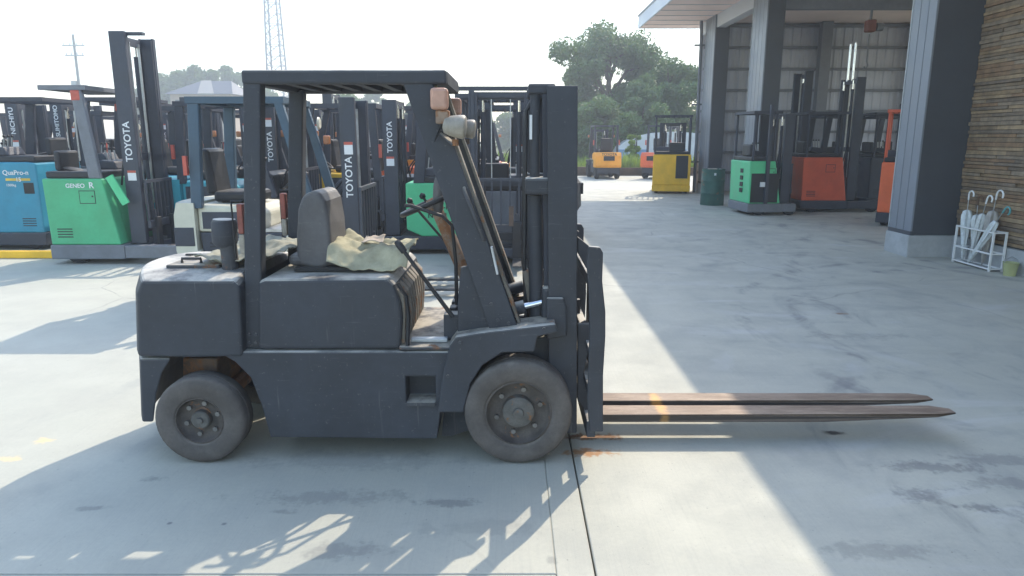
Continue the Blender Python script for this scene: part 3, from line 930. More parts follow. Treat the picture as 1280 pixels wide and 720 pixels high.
def counterbalance(label, loc, rz, col, guard='trim', mast_h=2.1, letter='TOYOTA', cw=None, group=None, lz=0.66, lsize=0.11, ddz=0.30, fork_len=1.05, rear_text=None, mirrors=False, skirt=False, tail=1.0, sheet=False, seatm='black', lowdark=True, mast_m='mast', outline=False):
    t = mark(empty('forklift', (loc[0], loc[1], 0), rz), label, 'forklift', group)
    cwm = M[cw or col]
    pc = [(-1.36, 0.55), (-1.34, 0.93), (-1.24, 1.06), (-0.72, 1.06), (-0.72, 0.55), (-0.68, 0.55), (-0.75, 0.46), (-1.3, 0.46)]
    TX = lambda x: -0.72 + (x + 0.72) * tail if x < -0.72 else x
    pc = [(TX(x), z) for x, z in pc]
    mb = MB()
    nS = 8
    sl_ = []
    for i in range(nS + 1):
        y = -0.52 + 1.04 * i / nS
        sh = -0.10 * (1 - (y / 0.52) ** 2)
        sl_.append([(x + (sh if x < TX(-1.0) else 0), y, z) for x, z in pc])
    n = len(pc)
    mb.add([p for s_ in sl_ for p in s_], [tuple(range(n)), tuple(range((nS + 1) * n - 1, nS * n - 1, -1))] +
           [(i * n + k, (i + 1) * n + k, (i + 1) * n + (k + 1) % n, i * n + (k + 1) % n) for i in range(nS) for k in range(n)])
    c = mb.build('counterweight', cwm, t, smooth=30)
    MB().prism([(TX(-1.30), 0.22), (TX(-1.33), 0.455), (TX(-1.22), 0.455), (TX(-1.20), 0.22)], -0.46, 0.46).build('lower_counterweight', M['trim' if lowdark else col], t, bevel=0.02)
    if skirt:
        sk = MB().prism([(TX(-1.31), 0.20), (TX(-1.345), 0.452), (-0.70, 0.452), (-0.70, 0.20)], -0.515, 0.515).build('skirt', cwm, t, bevel=0.03)
        MB().prism([(TX(-1.372), 0.60), (TX(-1.372), 0.80), (-0.74, 0.80), (-0.74, 0.60)], -0.528, -0.515).build('bumper_band', M['trim'], sk, bevel=0.006)
        MB().cyl((TX(-1.0), -0.53, 0.36), (TX(-1.0), -0.51, 0.36), 0.03, 12).build('tow_pin', M['black'], sk)
    MB().box(TX(-1.36) - 0.115, TX(-1.36) - 0.08, -0.22, 0.22, 0.74, 0.92).build('radiator_grille', M['black'], c)
    MB().prism([(-0.66, 0.26), (-0.70, 0.74), (0.60, 0.74), (0.60, 0.30), (0.22, 0.22), (-0.60, 0.22)], -0.47, 0.47).build('chassis', M['trim'], t, bevel=0.015)
    MB().prism([(-0.715, 0.745), (-0.715, 1.04), (-0.10, 1.02), (-0.02, 0.93), (-0.02, 0.745)], -0.46, 0.46).build('hood', M[col], t, bevel=0.03)
    MB().box(-0.66, -0.12, -0.468, -0.461, 0.78, 0.96).build('hood_stripe', M['trim'], t)
    MB().box(0.0, 0.52, -0.46, 0.46, 0.745, 0.775).build('floor', M['steel'], t)
    MB().prism([(0.40, 0.78), (0.62, 0.78), (0.60, 1.12), (0.50, 1.18)], -0.42, 0.42).build('dashboard', M['black'], t, bevel=0.02)
    fd = MB()
    for sy in (-1, 1):
        ya, yb = sorted((sy * 0.471, sy * 0.56))
        MB().prism([(0.20, 0.50), (0.28, 0.72), (0.95, 0.72), (0.99, 0.60), (0.90, 0.69), (0.33, 0.69), (0.25, 0.50)], ya, yb).build('fender', M[col if not lowdark else 'trim'], t)
    seat(t, -0.40, 1.045, seatm)
    for sy in (-1, 1):
        for q in range(4):
            MB().box(-0.60, -0.34, *sorted((sy * 0.455, sy * 0.4725)), 0.50 + q * 0.04, 0.515 + q * 0.04).build('vent_slot', M['black'], t)
        MB().box(-0.28, -0.16, *sorted((sy * 0.46, sy * 0.472)), 0.60, 0.68).build('data_plate', M['steel'], t)
        MB().tube([(0.62, sy * 0.2, 0.9), (0.72, sy * 0.2, 1.15), (0.84, sy * 0.2, 1.3), (0.84, sy * 0.2, mast_h - 0.3)], 0.014, 6).build('hydraulic_hose', M['black'], t, smooth=60)
    steering(t, (0.24, 0, 1.26), -0.6)
    for sy in (-1, 1):
        MB().prism([(-0.76, 1.0), (-0.64, 1.0), (-0.58, 2.08), (-0.70, 2.08)], *sorted((sy * 0.43, sy * 0.50))).build('rear_pillar', M[guard], t, bevel=0.008, seg=1)
        MB().prism([(0.55, 0.80), (0.66, 0.80), (0.30, 2.09), (0.21, 2.09)], *sorted((sy * 0.43, sy * 0.50))).build('front_pillar', M[guard], t, bevel=0.008, seg=1)
        MB().box(0.44, 0.52, *sorted((sy * 0.51, sy * 0.57)), 1.66, 1.76).build('turn_signal', M['orange_lens'], t, bevel=0.015)
        MB().box(-0.78, -0.74, *sorted((sy * 0.505, sy * 0.55)), 1.35, 1.55).build('rear_lamp', M['red_lens'], t)
        if mirrors:
            MB().lathe([(0.01, 0), (0.06, 0.0), (0.075, 0.02), (0.05, 0.03), (0.01, 0.035)], (0.42, sy * 0.50, 1.9), (-1, 0, 0), 14).build('mirror', M['cream'], t, smooth=50)
    r = MB()
    r.box(-0.72, 0.32, -0.50, -0.43, 2.081, 2.15).box(-0.72, 0.32, 0.43, 0.50, 2.081, 2.15)
    r.box(-0.72, -0.65, -0.43, 0.43, 2.085, 2.148).box(0.25, 0.318, -0.43, 0.43, 2.085, 2.148)
    rf_ = r.build('roof_frame', M[guard], t)
    for i in range(5):
        x = -0.52 + i * 0.16
        MB().box(x, x + 0.035, -0.429, 0.429, 2.10, 2.14).build('roof_bar', M[guard], rf_)
    if sheet:
        MB().box(-0.649, 0.249, -0.428, 0.428, 2.142, 2.147).build('roof_sheet', M[guard], rf_)
    mast(t, 0.86, 0.17, 0.37, 0.08, mast_h, M[mast_m], letter, lsize, lz, ddz)
    carriage(t, 1.04, 0.42, 0.07, fork_len, 'black', 1.15)
    for sy in (-1, 1):
        MB().cyl((0.52, sy * 0.25, 0.66), (0.85, sy * 0.25, 0.60), 0.035, 10).build('tilt_cylinder', M['trim'], t, smooth=50)
        wheel(t, (0.60, sy * 0.47, 0.33), 0.33, 0.20, 0.19, side=sy)
        wheel(t, (TX(-0.98) + (0.22 if tail < 1 else 0), sy * 0.42, 0.27), 0.27, 0.17, 0.15, side=sy)
    if rear_text:
        text(rear_text, 0.15, M['trim'], t, (-1.478, 0, 0.985), (0, -1, 0), (0, 0, 1))
    return t


def reach_truck(label, loc, rz, col, mast_h=2.25, letter='TOYOTA', guard='trim', body_h=1.18, body_len=1.0, group=None, lz=0.8, lsize=0.10, ddz=-0.45, panel_text=None, roof_z=2.25, roof_len=0.95, post='front', fork_len=0.95, legs=0.85, side_open=False, curved=False, base='trim', mast_m='mast', roof_lamp=False, ptm='white', cut=False, mast_dx=0.2, backrest=1.0, rods=False, sheet=False):
    """stand-on reach truck; +x is the fork end"""
    t = mark(empty('reach_truck', (loc[0], loc[1], 0), rz), label, 'reach truck', group)
    W = 0.55
    bl = body_len
    MB().box(-bl / 2 - 0.02, bl / 2 + 0.10, -W - 0.01, W + 0.01, 0.07, 0.26).build('base', M[base], t, bevel=0.015)
    if curved:
        ra = 0.28
        pl = [(-bl / 2, 0.262), (-bl / 2, body_h - 0.02), (-bl / 2 + 0.12, body_h)] + [(bl / 2 - ra + ra * math.sin(a * math.pi / 12), body_h - 0.10 * (1 - math.cos(a * math.pi / 12))) for a in range(7)] + [(bl / 2 + 0.03, 0.262)]
    else:
        pl = [(-bl / 2, 0.262), (-bl / 2 - 0.02, body_h), (bl / 2 - 0.10, body_h), (bl / 2 + 0.06, 0.262)]
    if cut:
        pl = [(-bl / 2, 0.262), (-bl / 2, body_h), (bl / 2, body_h), (bl / 2, 0.36), (bl / 2 - 0.22, 0.262)]
    b = MB().prism(pl, -W, W).build('body', M[col], t, bevel=0.02)
    MB().box(-bl / 2 + 0.02, bl / 2 - 0.14, -W + 0.03, W - 0.03, body_h + 0.001, body_h + 0.09).build('top_cover', M['black'], t, bevel=0.02)
    fr = 0.003
    ht_ = MB().box(0.024, 0.216, -W - 0.004, -W + 0.01, body_h - 0.316, body_h - 0.164).build('fuse_hatch', M[col], b)
    MB().box(0.014, 0.226, -W - 0.0015, -W + 0.008, body_h - 0.326, body_h - 0.154).build('hatch_gap', M['black'], ht_)
    MB().cyl((0.19, -W - 0.008, body_h - 0.23), (0.19, -W - 0.004, body_h - 0.23), 0.012, 8).build('hatch_lock', M['black'], ht_)
    if side_open:
        MB().box(0.06, bl / 2 - 0.1, -W - 0.003, -W + 0.01, 0.42, body_h - 0.02).build('step_opening', M['black'], b)
        MB().box(-bl / 2 - 0.026, -bl / 2 + 0.01, -W + 0.08, -0.12, 0.46, body_h - 0.03).build('step_opening', M['black'], b)
    for sy in (-1, 1):
        for q in range(4):
            z_ = 0.36 + q * 0.035
            MB().box(-bl / 2 + 0.10, -bl / 2 + 0.30, *sorted((sy * (W - 0.01), sy * (W + 0.0025))), z_, z_ + 0.014).build('vent_slot', M['black'], b)
        MB().tube([(bl / 2 + 0.02, sy * 0.30, body_h - 0.1), (bl / 2 + 0.06, sy * 0.30, body_h + 0.12), (bl / 2 + 0.11, sy * 0.29, body_h + 0.35), (bl / 2 + 0.11, sy * 0.28, mast_h - 0.3)], 0.014, 6).build('hydraulic_hose', M['black'], t, smooth=60)
    # operator controls and backrest
    MB().prism([(-0.12, body_h + 0.09), (0.2, body_h + 0.09), (0.16, body_h + 0.20), (-0.05, body_h + 0.22)], 0.1, 0.5).build('console', M['trim'], t, bevel=0.02)
    for i in range(3):
        q = MB().cyl((0.02 + 0.06 * i, 0.2, body_h + 0.2), (0.0 + 0.06 * i, 0.2, body_h + 0.36), 0.010, 6).build('control_lever', M['steel'], t)
        MB().lathe([(0.001, -0.025), (0.018, -0.012), (0.022, 0.0), (0.016, 0.015), (0.001, 0.022)], (0.0 + 0.06 * i, 0.2, body_h + 0.37), (0, 0, 1), 8).build('lever_knob', M['black'], q, smooth=60)
    MB().lathe([(0.11, 0), (0.125, 0.02), (0.10, 0.035), (0.02, 0.04), (0.001, 0.04)], (-0.2, -0.25, body_h + 0.09), (0.2, 0, 1), 14).build('steering_disc', M['black'], t, smooth=50)
    MB().box(-bl / 2 + 0.04, -bl / 2 + 0.12, -0.35, 0.1, body_h + 0.09, body_h + 0.35).build('backrest', M['black'], t, bevel=0.03)
    # guard
    if post == 'front':
        for sy in (-1, 1):
            MB().prism([(0.16, body_h), (0.32, body_h), (0.20, roof_z), (0.06, roof_z)], *sorted((sy * (W - 0.07), sy * (W - 0.005)))).build('guard_post', M[guard], t, bevel=0.01, seg=1)
        xr0, xr1 = 0.20 - roof_len, 0.26
    else:
        for sy in (-1, 1):
            MB().tube([(-bl / 2 + 0.06, sy * (W - 0.05), body_h), (-bl / 2 + 0.06, sy * (W - 0.05), roof_z + 0.02)], 0.028, 8).build('guard_post', M[guard], t, smooth=50)
            MB().tube([(bl / 2 - 0.12, sy * (W - 0.05), body_h), (bl / 2 - 0.12, sy * (W - 0.05), roof_z + 0.02)], 0.024, 8).build('guard_post', M[guard], t, smooth=50)
        xr0, xr1 = -bl / 2, bl / 2 - 0.02
    r = MB()
    r.box(xr0, xr1, -W + 0.002, -W + 0.07, roof_z + 0.001, roof_z + 0.06).box(xr0, xr1, W - 0.07, W - 0.002, roof_z + 0.001, roof_z + 0.06)
    r.box(xr0, xr0 + 0.06, -W + 0.07, W - 0.07, roof_z + 0.004, roof_z + 0.057).box(xr1 - 0.06, xr1, -W + 0.07, W - 0.07, roof_z + 0.004, roof_z + 0.057)
    rr = r.build('roof_frame', M[guard], t)
    for i in range(6):
        y = -W + 0.17 + i * 0.15
        MB().box(xr0 + 0.061, xr1 - 0.061, y, y + 0.03, roof_z + 0.01, roof_z + 0.045).build('roof_bar', M[guard], rr)
    if sheet:
        MB().box(xr0 + 0.061, xr1 - 0.061, -W + 0.071, W - 0.071, roof_z + 0.046, roof_z + 0.052).build('roof_sheet', M[guard], rr)
    if roof_lamp:
        MB().box(xr1 - 0.2, xr1 - 0.08, -W + 0.0, -W + 0.1, roof_z - 0.13, roof_z).build('roof_lamp', M['red_lens'], t, bevel=0.015)
    # straddle legs with load wheels
    x0 = bl / 2 + 0.101
    for sy in (-1, 1):
        lg = MB().box(x0, x0 + legs, *sorted((sy * (W - 0.14), sy * (W + 0.005))), 0.08, 0.25).build('straddle_leg', M[base], t, bevel=0.012)
        wheel(t, (x0 + legs - 0.13, sy * (W - 0.07), 0.13), 0.13, 0.11, 0.07, side=sy)
    wheel(t, (-bl / 2 + 0.28, -W + 0.12, 0.17), 0.17, 0.12, 0.09, side=-1)
    wheel(t, (-bl / 2 + 0.24, W - 0.12, 0.12), 0.12, 0.1, 0.06, side=1)
    mx = bl / 2 + 0.12
    mast(t, mx, mast_dx, 0.40, 0.26, mast_h, M[mast_m], letter, lsize, lz, ddz)
    if rods:
        for sy in (-1, 1):
            MB().cyl((mx + 0.02, sy * 0.12, mast_h - 0.06), (mx + 0.02, sy * 0.12, mast_h + 0.75), 0.025, 8).build('raised_piston_rod', M['chrome'], t, smooth=50)
    carriage(t, mx + mast_dx + 0.02, 0.36, 0.10, fork_len, 'black', backrest, fork_y=0.2)
    if panel_text:
        for (s_, sz, x, z, mm) in panel_text:
            text(s_, sz, M[mm], b, (x, -W - 0.004, z), (1, 0, 0), (0, 0, 1))
    return t


# ------------------------------------------------------------------ parked trucks, left lot
PI = math.pi
t = reach_truck('bright green reach truck with tall black mast, nearest on the left', (-5.66, 9.78), 0, 'green', mast_h=2.97, letter='TOYOTA', body_len=0.86, body_h=1.13, roof_z=2.24, roof_len=0.54,
                panel_text=[('GENEO', 0.075, -0.02, 1.035, 'white'), ('R', 0.11, 0.19, 1.04, 'white')], roof_lamp=True, lz=0.493, lsize=0.125, ddz=-0.50, guard='grey', base='grey', legs=0.72, sheet=True)
MB().beam((0.42, -0.52, 1.16), (0.60, -0.52, 0.80), 0.03, 0.10).build('side_guard', M['green_bright'], t)
MB().box(0.72, 0.95, -0.34, -0.26, 2.93, 2.965).build('mast_hook', M['mast'], t)

t = reach_truck('teal reach truck cut by the left edge of the photo', (-7.50, 11.0), PI, 'teal', mast_h=2.1, letter=None, body_len=1.05, body_h=1.30, roof_z=2.16, curved=True)
bd = [c for c in t.children if c.name.startswith('body')][0]
MB().box(-0.42, -0.06, 0.549, 0.553, 1.03, 1.065).build('yellow_stripe', M['yellowmark'], bd)
text('QuaPro-n', 0.095, M['white'], bd, (-0.22, 0.556, 1.145), (-1, 0, 0), (0, 0, 1))
text('15', 0.085, M['white'], bd, (-0.25, 0.557, 1.045), (-1, 0, 0), (0, 0, 1))
text('1500kg', 0.05, M['white'], bd, (-0.13, 0.556, 0.965), (-1, 0, 0), (0, 0, 1))
MB().box(-0.46, -0.31, 0.549, 0.554, 0.84, 1.0).build('black_sticker', M['blackprint'], bd)

t = counterbalance('cream counterbalance forklift with slate blue roof frame behind the main forklift', (-2.53, 7.58), 0, 'cream', guard='blueguard', mast_h=2.15, tail=0.36, letter='TOYOTA', lsize=0.105, lz=0.60, ddz=0.24, mirrors=True, cw='cream', lowdark=False, skirt=True, fork_len=1.25, sheet=True)
t.scale = (0.93, 0.95, 0.95)

t = reach_truck('green reach truck numbered 41 seen under the steering wheel of the main forklift', (-1.08, 10.6), PI, 'green_bright', mast_h=2.17, letter='TOYOTA', body_len=0.86, body_h=1.02, roof_z=2.1, lz=0.73, cut=True, fork_len=0.4, lsize=0.105, ddz=-0.40, roof_len=0.6)
bd = [c for c in t.children if c.name.startswith('body')][0]
text('GENEO-R', 0.10, M['blackprint'], bd, (0.02, 0.555, 0.68), (-1, 0, 0), (0, 0, 1))
text('NO.41', 0.10, M['blackprint'], bd, (-0.02, 0.555, 0.56), (-1, 0, 0), (0, 0, 1))

t = reach_truck('dark reach truck facing the camera with barred backrest beside the main mast', (-0.14, 9.75), -PI / 2, 'grey', mast_h=2.22, letter=None, body_len=0.8, body_h=0.95, roof_z=2.12, post='rear', legs=0.6, backrest=1.05, fork_len=0.45, mast_m='mast')
MB().box(0.50, 0.56, -0.62, 0.62, 2.23, 2.28).build('mast_top_bar', M['mast'], t)
MB().box(0.56, 0.61, -0.58, 0.58, 2.14, 2.19).build('mast_top_bar', M['mast'], t)
MB().box(0.80, 0.84, 0.10, 0.16, 0.55, 0.8).build('rusty_bracket', M['rust'], t)

G2 = 'forklifts in the rows behind'
reach_truck('dark teal reach truck with mast lettering at the far left edge', (-9.15, 12.6), 0, 'teal', mast_h=2.22, letter='NICHIYU', lz=0.85, lsize=0.11, group=G2)
reach_truck('reach truck with lettered mast above the left teal truck, red roof lamp', (-7.02, 12.7), PI, 'grey', mast_h=2.22, letter='SUMITOMO', lz=0.85, lsize=0.10, roof_lamp=True, group=G2)
reach_truck('turquoise reach truck behind the green one, left of the cream forklift', (-7.12, 14.4), 0, 'teal2', mast_h=2.1, letter=None, body_h=1.18, curved=True, roof_lamp=True, group=G2)
reach_truck('turquoise reach truck seen between the roof posts of the main forklift', (-4.75, 13.6), 0, 'teal2', mast_h=2.35, letter='NICHIYU', body_h=1.16, curved=True, lz=0.78, lsize=0.14, group=G2)
counterbalance('yellow forklift behind the two black lettered masts', (-2.55, 13.0), 0, 'yellow', mast_h=2.1, letter=None, group=G2, fork_len=0.3)
reach_truck('red reach truck whose lettered mast shows through the open mast', (-0.62, 14.2), 0, 'redorange', mast_h=2.05, letter='TOYOTA', lz=0.72, lsize=0.12, group=G2)
rows = [
    ('grey reach truck squeezed behind the green numbered one', 'rt', -0.60, 13.08, 0, 'grey', 2.25),
    ('orange reach truck behind the black masts in the middle', 'rt', -1.75, 16.05, 0, 'orange', 2.3), ('teal reach truck behind the mast of the green one, third row', 'rt', -6.7, 18.3, 0, 'teal', 2.6),
    ('turquoise forklift right behind the cream forklift', 'cb', -4.05, 10.7, 0, 'teal2', 2.0), ('dark forklift with orange lamps behind the cream forklift mast', 'cb', -2.75, 11.35, PI, 'trim', 2.25),
    ('blue forklift behind the tall mast of the green reach truck', 'cb', -5.35, 12.3, 0, 'teal', 2.15), ('black reach truck between the turquoise trucks', 'rt', -5.9, 15.1, PI, 'trim', 2.45),
    ('small red forklift behind the yellow one', 'cb', -3.0, 14.9, PI, 'redorange2', 2.2), ('white forklift behind the lettered masts', 'cb', -8.6, 14.4, PI, 'cream', 2.2),
    ('dark forklift in the third row at the left', 'cb', -9.4, 17.9, 0, 'trim', 2.3), ('green reach truck in the third row', 'rt', -4.5, 18.0, 0, 'green', 2.5), ('dark reach truck in the third row near the middle', 'rt', -2.4, 18.6, PI, 'trim', 2.5),
    ('black forklift behind the barred backrest', 'cb', -0.3, 11.9, PI, 'trim', 2.0), ('dark reach truck in the fourth row at the edge', 'rt', -14.0, 21.5, 0, 'trim', 2.5), ('orange forklift in the fourth row at the edge', 'cb', -12.2, 16.9, PI, 'orange', 2.2),
    ('orange forklift in the third row at the far left', 'cb', -10.2, 15.6, 0, 'orange', 2.15), ('red forklift in the third row behind the tall black mast', 'cb', -7.9, 16.6, 0, 'redorange2', 2.2),
    ('cream forklift in the third row behind the house side gap', 'cb', -5.6, 16.4, 0, 'cream', 2.1), ('grey reach truck in the third row behind the cream forklift', 'rt', -3.3, 16.2, PI, 'grey', 2.6),
    ('orange forklift in the third row behind the front pillar', 'cb', -1.2, 17.2, PI, 'orange', 2.1),
    ('blue reach truck in the fourth row at the far left', 'rt', -12.0, 19.4, 0, 'teal', 2.5), ('yellow forklift in the fourth row on the left', 'cb', -9.3, 20.0, PI, 'yellow', 2.25), ('red forklift in the fourth row behind the red one', 'cb', -6.5, 20.2, 0, 'redorange', 2.3),
    ('turquoise reach truck in the fourth row near the middle', 'rt', -3.9, 19.8, 0, 'teal2', 2.5), ('grey forklift in the fourth row under the far trees', 'cb', -1.6, 20.8, 0, 'grey', 2.2),
    ('grey reach truck in the fifth row on the left', 'rt', -10.6, 24.0, 0, 'grey', 2.6), ('orange reach truck in the fifth row', 'rt', -7.4, 24.2, PI, 'orange', 2.6), ('cream forklift in the fifth row near the middle', 'cb', -4.5, 24.4, 0, 'cream', 2.4),
    ('turquoise forklift in the fifth row seen past the open mast', 'cb', -0.9, 25.0, 0, 'teal2', 2.3)]
for (lab, kd, x, y, rz, c_, mh) in rows:
    if kd == 'cb':
        counterbalance(lab, (x, y), rz, c_, mast_h=mh, letter='TOYOTA', group=G2, mirrors=True, fork_len=0.4)
    else:
        reach_truck(lab, (x, y), rz, c_, mast_h=mh, letter='NICHIYU', group=G2, fork_len=0.4)

# yellow steel beam on the ground at the left edge
yb_ = MB((-7.4, 9.75, 0)).box(-8.6, -6.32, 9.70, 9.80, 0.0, 0.10).build('yellow_bar', M['yellow'], None, bevel=0.01)
yb_.location = (-7.4, 9.75, 0)
tag(yb_, 'low yellow steel beam on the ground left of the green reach truck', 'steel bar')

# ------------------------------------------------------------------ trucks on the right
counterbalance('orange forklift seen from behind at the far end of the yard', (3.83, 30.2), R(93), 'orange', mast_h=2.0, letter=None, rear_text='TOYOTA', lowdark=True)
t = counterbalance('small red forklift half hidden behind the yellow reach truck', (6.35, 30.0), R(60), 'redorange2', mast_h=2.1, letter=None)
reach_truck('yellow reach truck with steel guard frame at the warehouse corner', (4.86, 21.75), R(78), 'yellow', mast_h=2.1, letter=None, post='rear', body_len=1.0, body_h=1.16, roof_z=2.24, base='yellow', side_open=True, legs=0.6, fork_len=0.8)
tG = reach_truck('light green reach truck parked facing into the warehouse opening', (5.36, 15.75), R(4), 'green_bright', mast_h=2.15, letter=None, post='rear', body_len=0.64, body_h=1.16, roof_z=2.14, side_open=False, legs=0.32, fork_len=0.6, base='grey')
MB().box(-0.29, 0.31, -0.556, -0.551, 0.28, 0.90).build('side_opening', M['black'], tG)
MB().box(-0.1, 0.0, -0.60, -0.557, 0.62, 0.72).build('data_plate', M['white'], tG)
MB().box(0.0, 0.07, -0.62, -0.56, 0.27, 2.32).build('side_upright', M['mast'], tG)
for i, z_ in enumerate((0.95, 0.80, 0.66, 0.53)):
    MB().box(-0.348, -0.330, -0.20, -0.06, z_ - 0.05, z_ + 0.04).build('panel_character', M['blackprint'], tG)
reach_truck('red orange reach truck with tall mast inside the warehouse', (6.98, 16.45), 0, 'redorange', mast_h=2.95, letter=None, body_len=0.95, body_h=1.22, roof_z=2.15, post='rear', rods=True, legs=0.7, fork_len=0.5)
reach_truck('orange reach truck half hidden by the clad column of the warehouse', (7.66, 13.55), R(60), 'redorange2', mast_h=2.3, letter=None, body_len=1.0, body_h=1.2, roof_z=2.1, post='rear', legs=0.6, guard='redorange', fork_len=0.5)
reach_truck('dark reach truck with tall black mast deep in the warehouse', (8.25, 19.0), PI, 'redorange', mast_h=3.3, letter=None, body_len=0.95, body_h=1.2, roof_z=2.15, legs=0.7, fork_len=0.4)

reach_truck('black reach truck standing in the shade behind the red orange one', (8.75, 17.0), 0, 'trim', mast_h=2.7, letter=None, body_len=0.95, body_h=1.2, roof_z=2.15, legs=0.7, fork_len=0.4, post='rear')
reach_truck('dark reach truck at the back of the warehouse bay', (9.9, 19.6), PI, 'trim', mast_h=2.5, letter=None, body_len=0.95, body_h=1.2, roof_z=2.15, legs=0.7, fork_len=0.4)

# oil drum
dx_, dy_ = 5.02, 17.75
dr = empty('oil_drum', (dx_, dy_, 0))
tag(dr, 'dark green steel oil drum between the yellow and green reach trucks', 'drum')
pr = [(0.0, 0.02), (0.27, 0.02), (0.285, 0.0), (0.29, 0.03)]
for z_ in (0.30, 0.60):
    pr += [(0.283, z_ - 0.03), (0.294, z_), (0.283, z_ + 0.03)]
pr += [(0.283, 0.86), (0.29, 0.89), (0.28, 0.885), (0.275, 0.865), (0.0, 0.868)]
MB().lathe(pr, (0, 0, 0), (0, 0, 1), 32).build('shell', M['drum'], dr, smooth=35)
MB().cyl((0.15, -0.08, 0.868), (0.15, -0.08, 0.895), 0.035, 12).build('bung', M['steel'], dr)
MB().box(-0.12, 0.06, -0.1, 0.1, 0.87, 0.90).build('lid_patch', M['rag'], dr)
MB().box(-0.06, -0.01, -0.292, -0.282, 0.74, 0.80).build('drum_sticker', M['white'], dr)

# umbrella stand and umbrellas
us = empty('umbrella_stand', (6.08, 9.08, 0))
tag(us, 'white wire umbrella stand on the ground against the wood clad wall', 'umbrella stand')
HL, HD, HH = 0.37, 0.08, 0.50
for sx in (-1, 1):
    for sy in (-1, 1):
        MB().beam((sx * HD, sy * HL, 0), (sx * HD, sy * HL, HH), 0.022, 0.022).build('leg', M['handle_white'], us)
for (z_, nm) in ((HH - 0.012, 'top_rail'), (0.22, 'middle_rail'), (0.03, 'bottom_rail')):
    for sx in (-1, 1):
        MB().beam((sx * HD, -HL + 0.012, z_), (sx * HD, HL - 0.012, z_), 0.018, 0.018).build(nm, M['handle_white'], us)
    for sy in (-1, 1):
        MB().beam((-HD + 0.012, sy * HL, z_), (HD - 0.012, sy * HL, z_), 0.018, 0.018).build(nm, M['handle_white'], us)
MB().box(-HD + 0.012, HD - 0.012, -HL + 0.012, HL - 0.012, 0.012, 0.02).build('drip_tray', M['steel'], us)


def umbrella(label, base, top, r, m, hm, hook=0.05):
    base, top = Vector(base), Vector(top)
    d = (top - base)
    L_ = d.length
    d = d.normalized()
    o = empty('umbrella', base)
    tag(o, label, 'umbrella', 'umbrellas in the stand')
    a = d.orthogonal().normalized()
    b = d.cross(a)
    prof = [(0.006, 0.0), (0.012, 0.03), (0.02, 0.05), (r * 0.55, L_ * 0.25), (r * 0.9, L_ * 0.55), (r, L_ * 0.72), (r * 0.75, L_ * 0.80), (0.012, L_ * 0.82)]
    n = 24
    vs, fs = [], []
    for rr, tt in prof:
        for k_ in range(n):
            an = 2 * math.pi * k_ / n
            q = rr * (1 + 0.28 * math.sin(an * 6 + tt * 3) * (1 if rr > 0.02 else 0))
            vs.append(d * tt + (a * math.cos(an) + b * math.sin(an)) * q)
    for i in range(len(prof) - 1):
        for k_ in range(n):
            fs.append((i * n + k_, i * n + (k_ + 1) % n, (i + 1) * n + (k_ + 1) % n, (i + 1) * n + k_))
    MB().add(vs, fs).build('canopy', M[m], o, smooth=60)
    MB().cyl(Vector((0, 0, 0)) + d * L_ * 0.78, d * L_, 0.006, 8).build('shaft', M['steel'], o)
    side = Vector((0, -1, 0))
    side = (side - d * side.dot(d)).normalized()
    pts = [d * (L_ - 0.02), d * (L_ + 0.05)] + [d * (L_ + 0.05) + side * hook * (1 - math.cos(t_)) + d * hook * math.sin(t_) for t_ in (0.5, 1.0, 1.57, 2.1, 2.7, 3.14, 3.6)]
    MB().tube(pts, 0.011, 8).build('handle', M[hm], o, smooth=60)
    return o


umbrella('clear umbrella with white hook handle at the left end of the stand', (6.07, 9.36, 0.03), (6.07, 9.40, 0.86), 0.055, 'plastic_film', 'handle_white')
umbrella('clear umbrella with brown handle in the stand', (6.12, 9.22, 0.03), (6.11, 9.26, 0.80), 0.05, 'umb_white', 'timber')
umbrella('milky umbrella with white handle leaning at the middle of the stand', (6.04, 9.18, 0.03), (6.07, 9.04, 0.84), 0.042, 'umb_white', 'handle_white')
umbrella('grey brown umbrella with large white hook in the stand', (6.11, 9.02, 0.03), (6.12, 8.94, 0.90), 0.062, 'umb_brown', 'handle_white', 0.06)
umbrella('slanting clear umbrella with teal handle at the right end of the stand', (6.00, 9.14, 0.03), (6.04, 8.66, 0.76), 0.045, 'plastic_film', 'handle_teal')
pl_ = empty('pail', (6.08, 8.45, 0))
tag(pl_, 'small olive yellow pail on the ground right of the umbrella stand', 'pail')
MB().lathe([(0.0, 0.005), (0.065, 0.0), (0.085, 0.16), (0.09, 0.165), (0.08, 0.16), (0.06, 0.02), (0.0, 0.02)], (0, 0, 0), (0, 0, 1), 20).build('bucket', M['pail'], pl_, smooth=40)
MB().tube([(-0.085, 0, 0.15), (-0.07, 0, 0.20), (0, 0, 0.23), (0.07, 0, 0.20), (0.085, 0, 0.15)], 0.004, 6).build('handle', M['steel'], pl_)

# ------------------------------------------------------------------ the main forklift (charcoal, facing right)
MC = 3.86                                    # its long axis
MO = (-0.75, MC, 0)
mf = empty('forklift', MO)
tag(mf, 'weathered charcoal grey forklift with long rusty forks, nearest in the yard', 'forklift')


def A(pts, Y):
    return [at(x, y, Y) for x, y in pts]


def mir(y):
    return 2 * MC - y


def both(fn):
    """run fn(y_outer, y_inner) for the near and the far side"""
    return fn(1), fn(-1)


def yy(y0, y1, s):
    return sorted((y0, y1)) if s > 0 else sorted((mir(y0), mir(y1)))


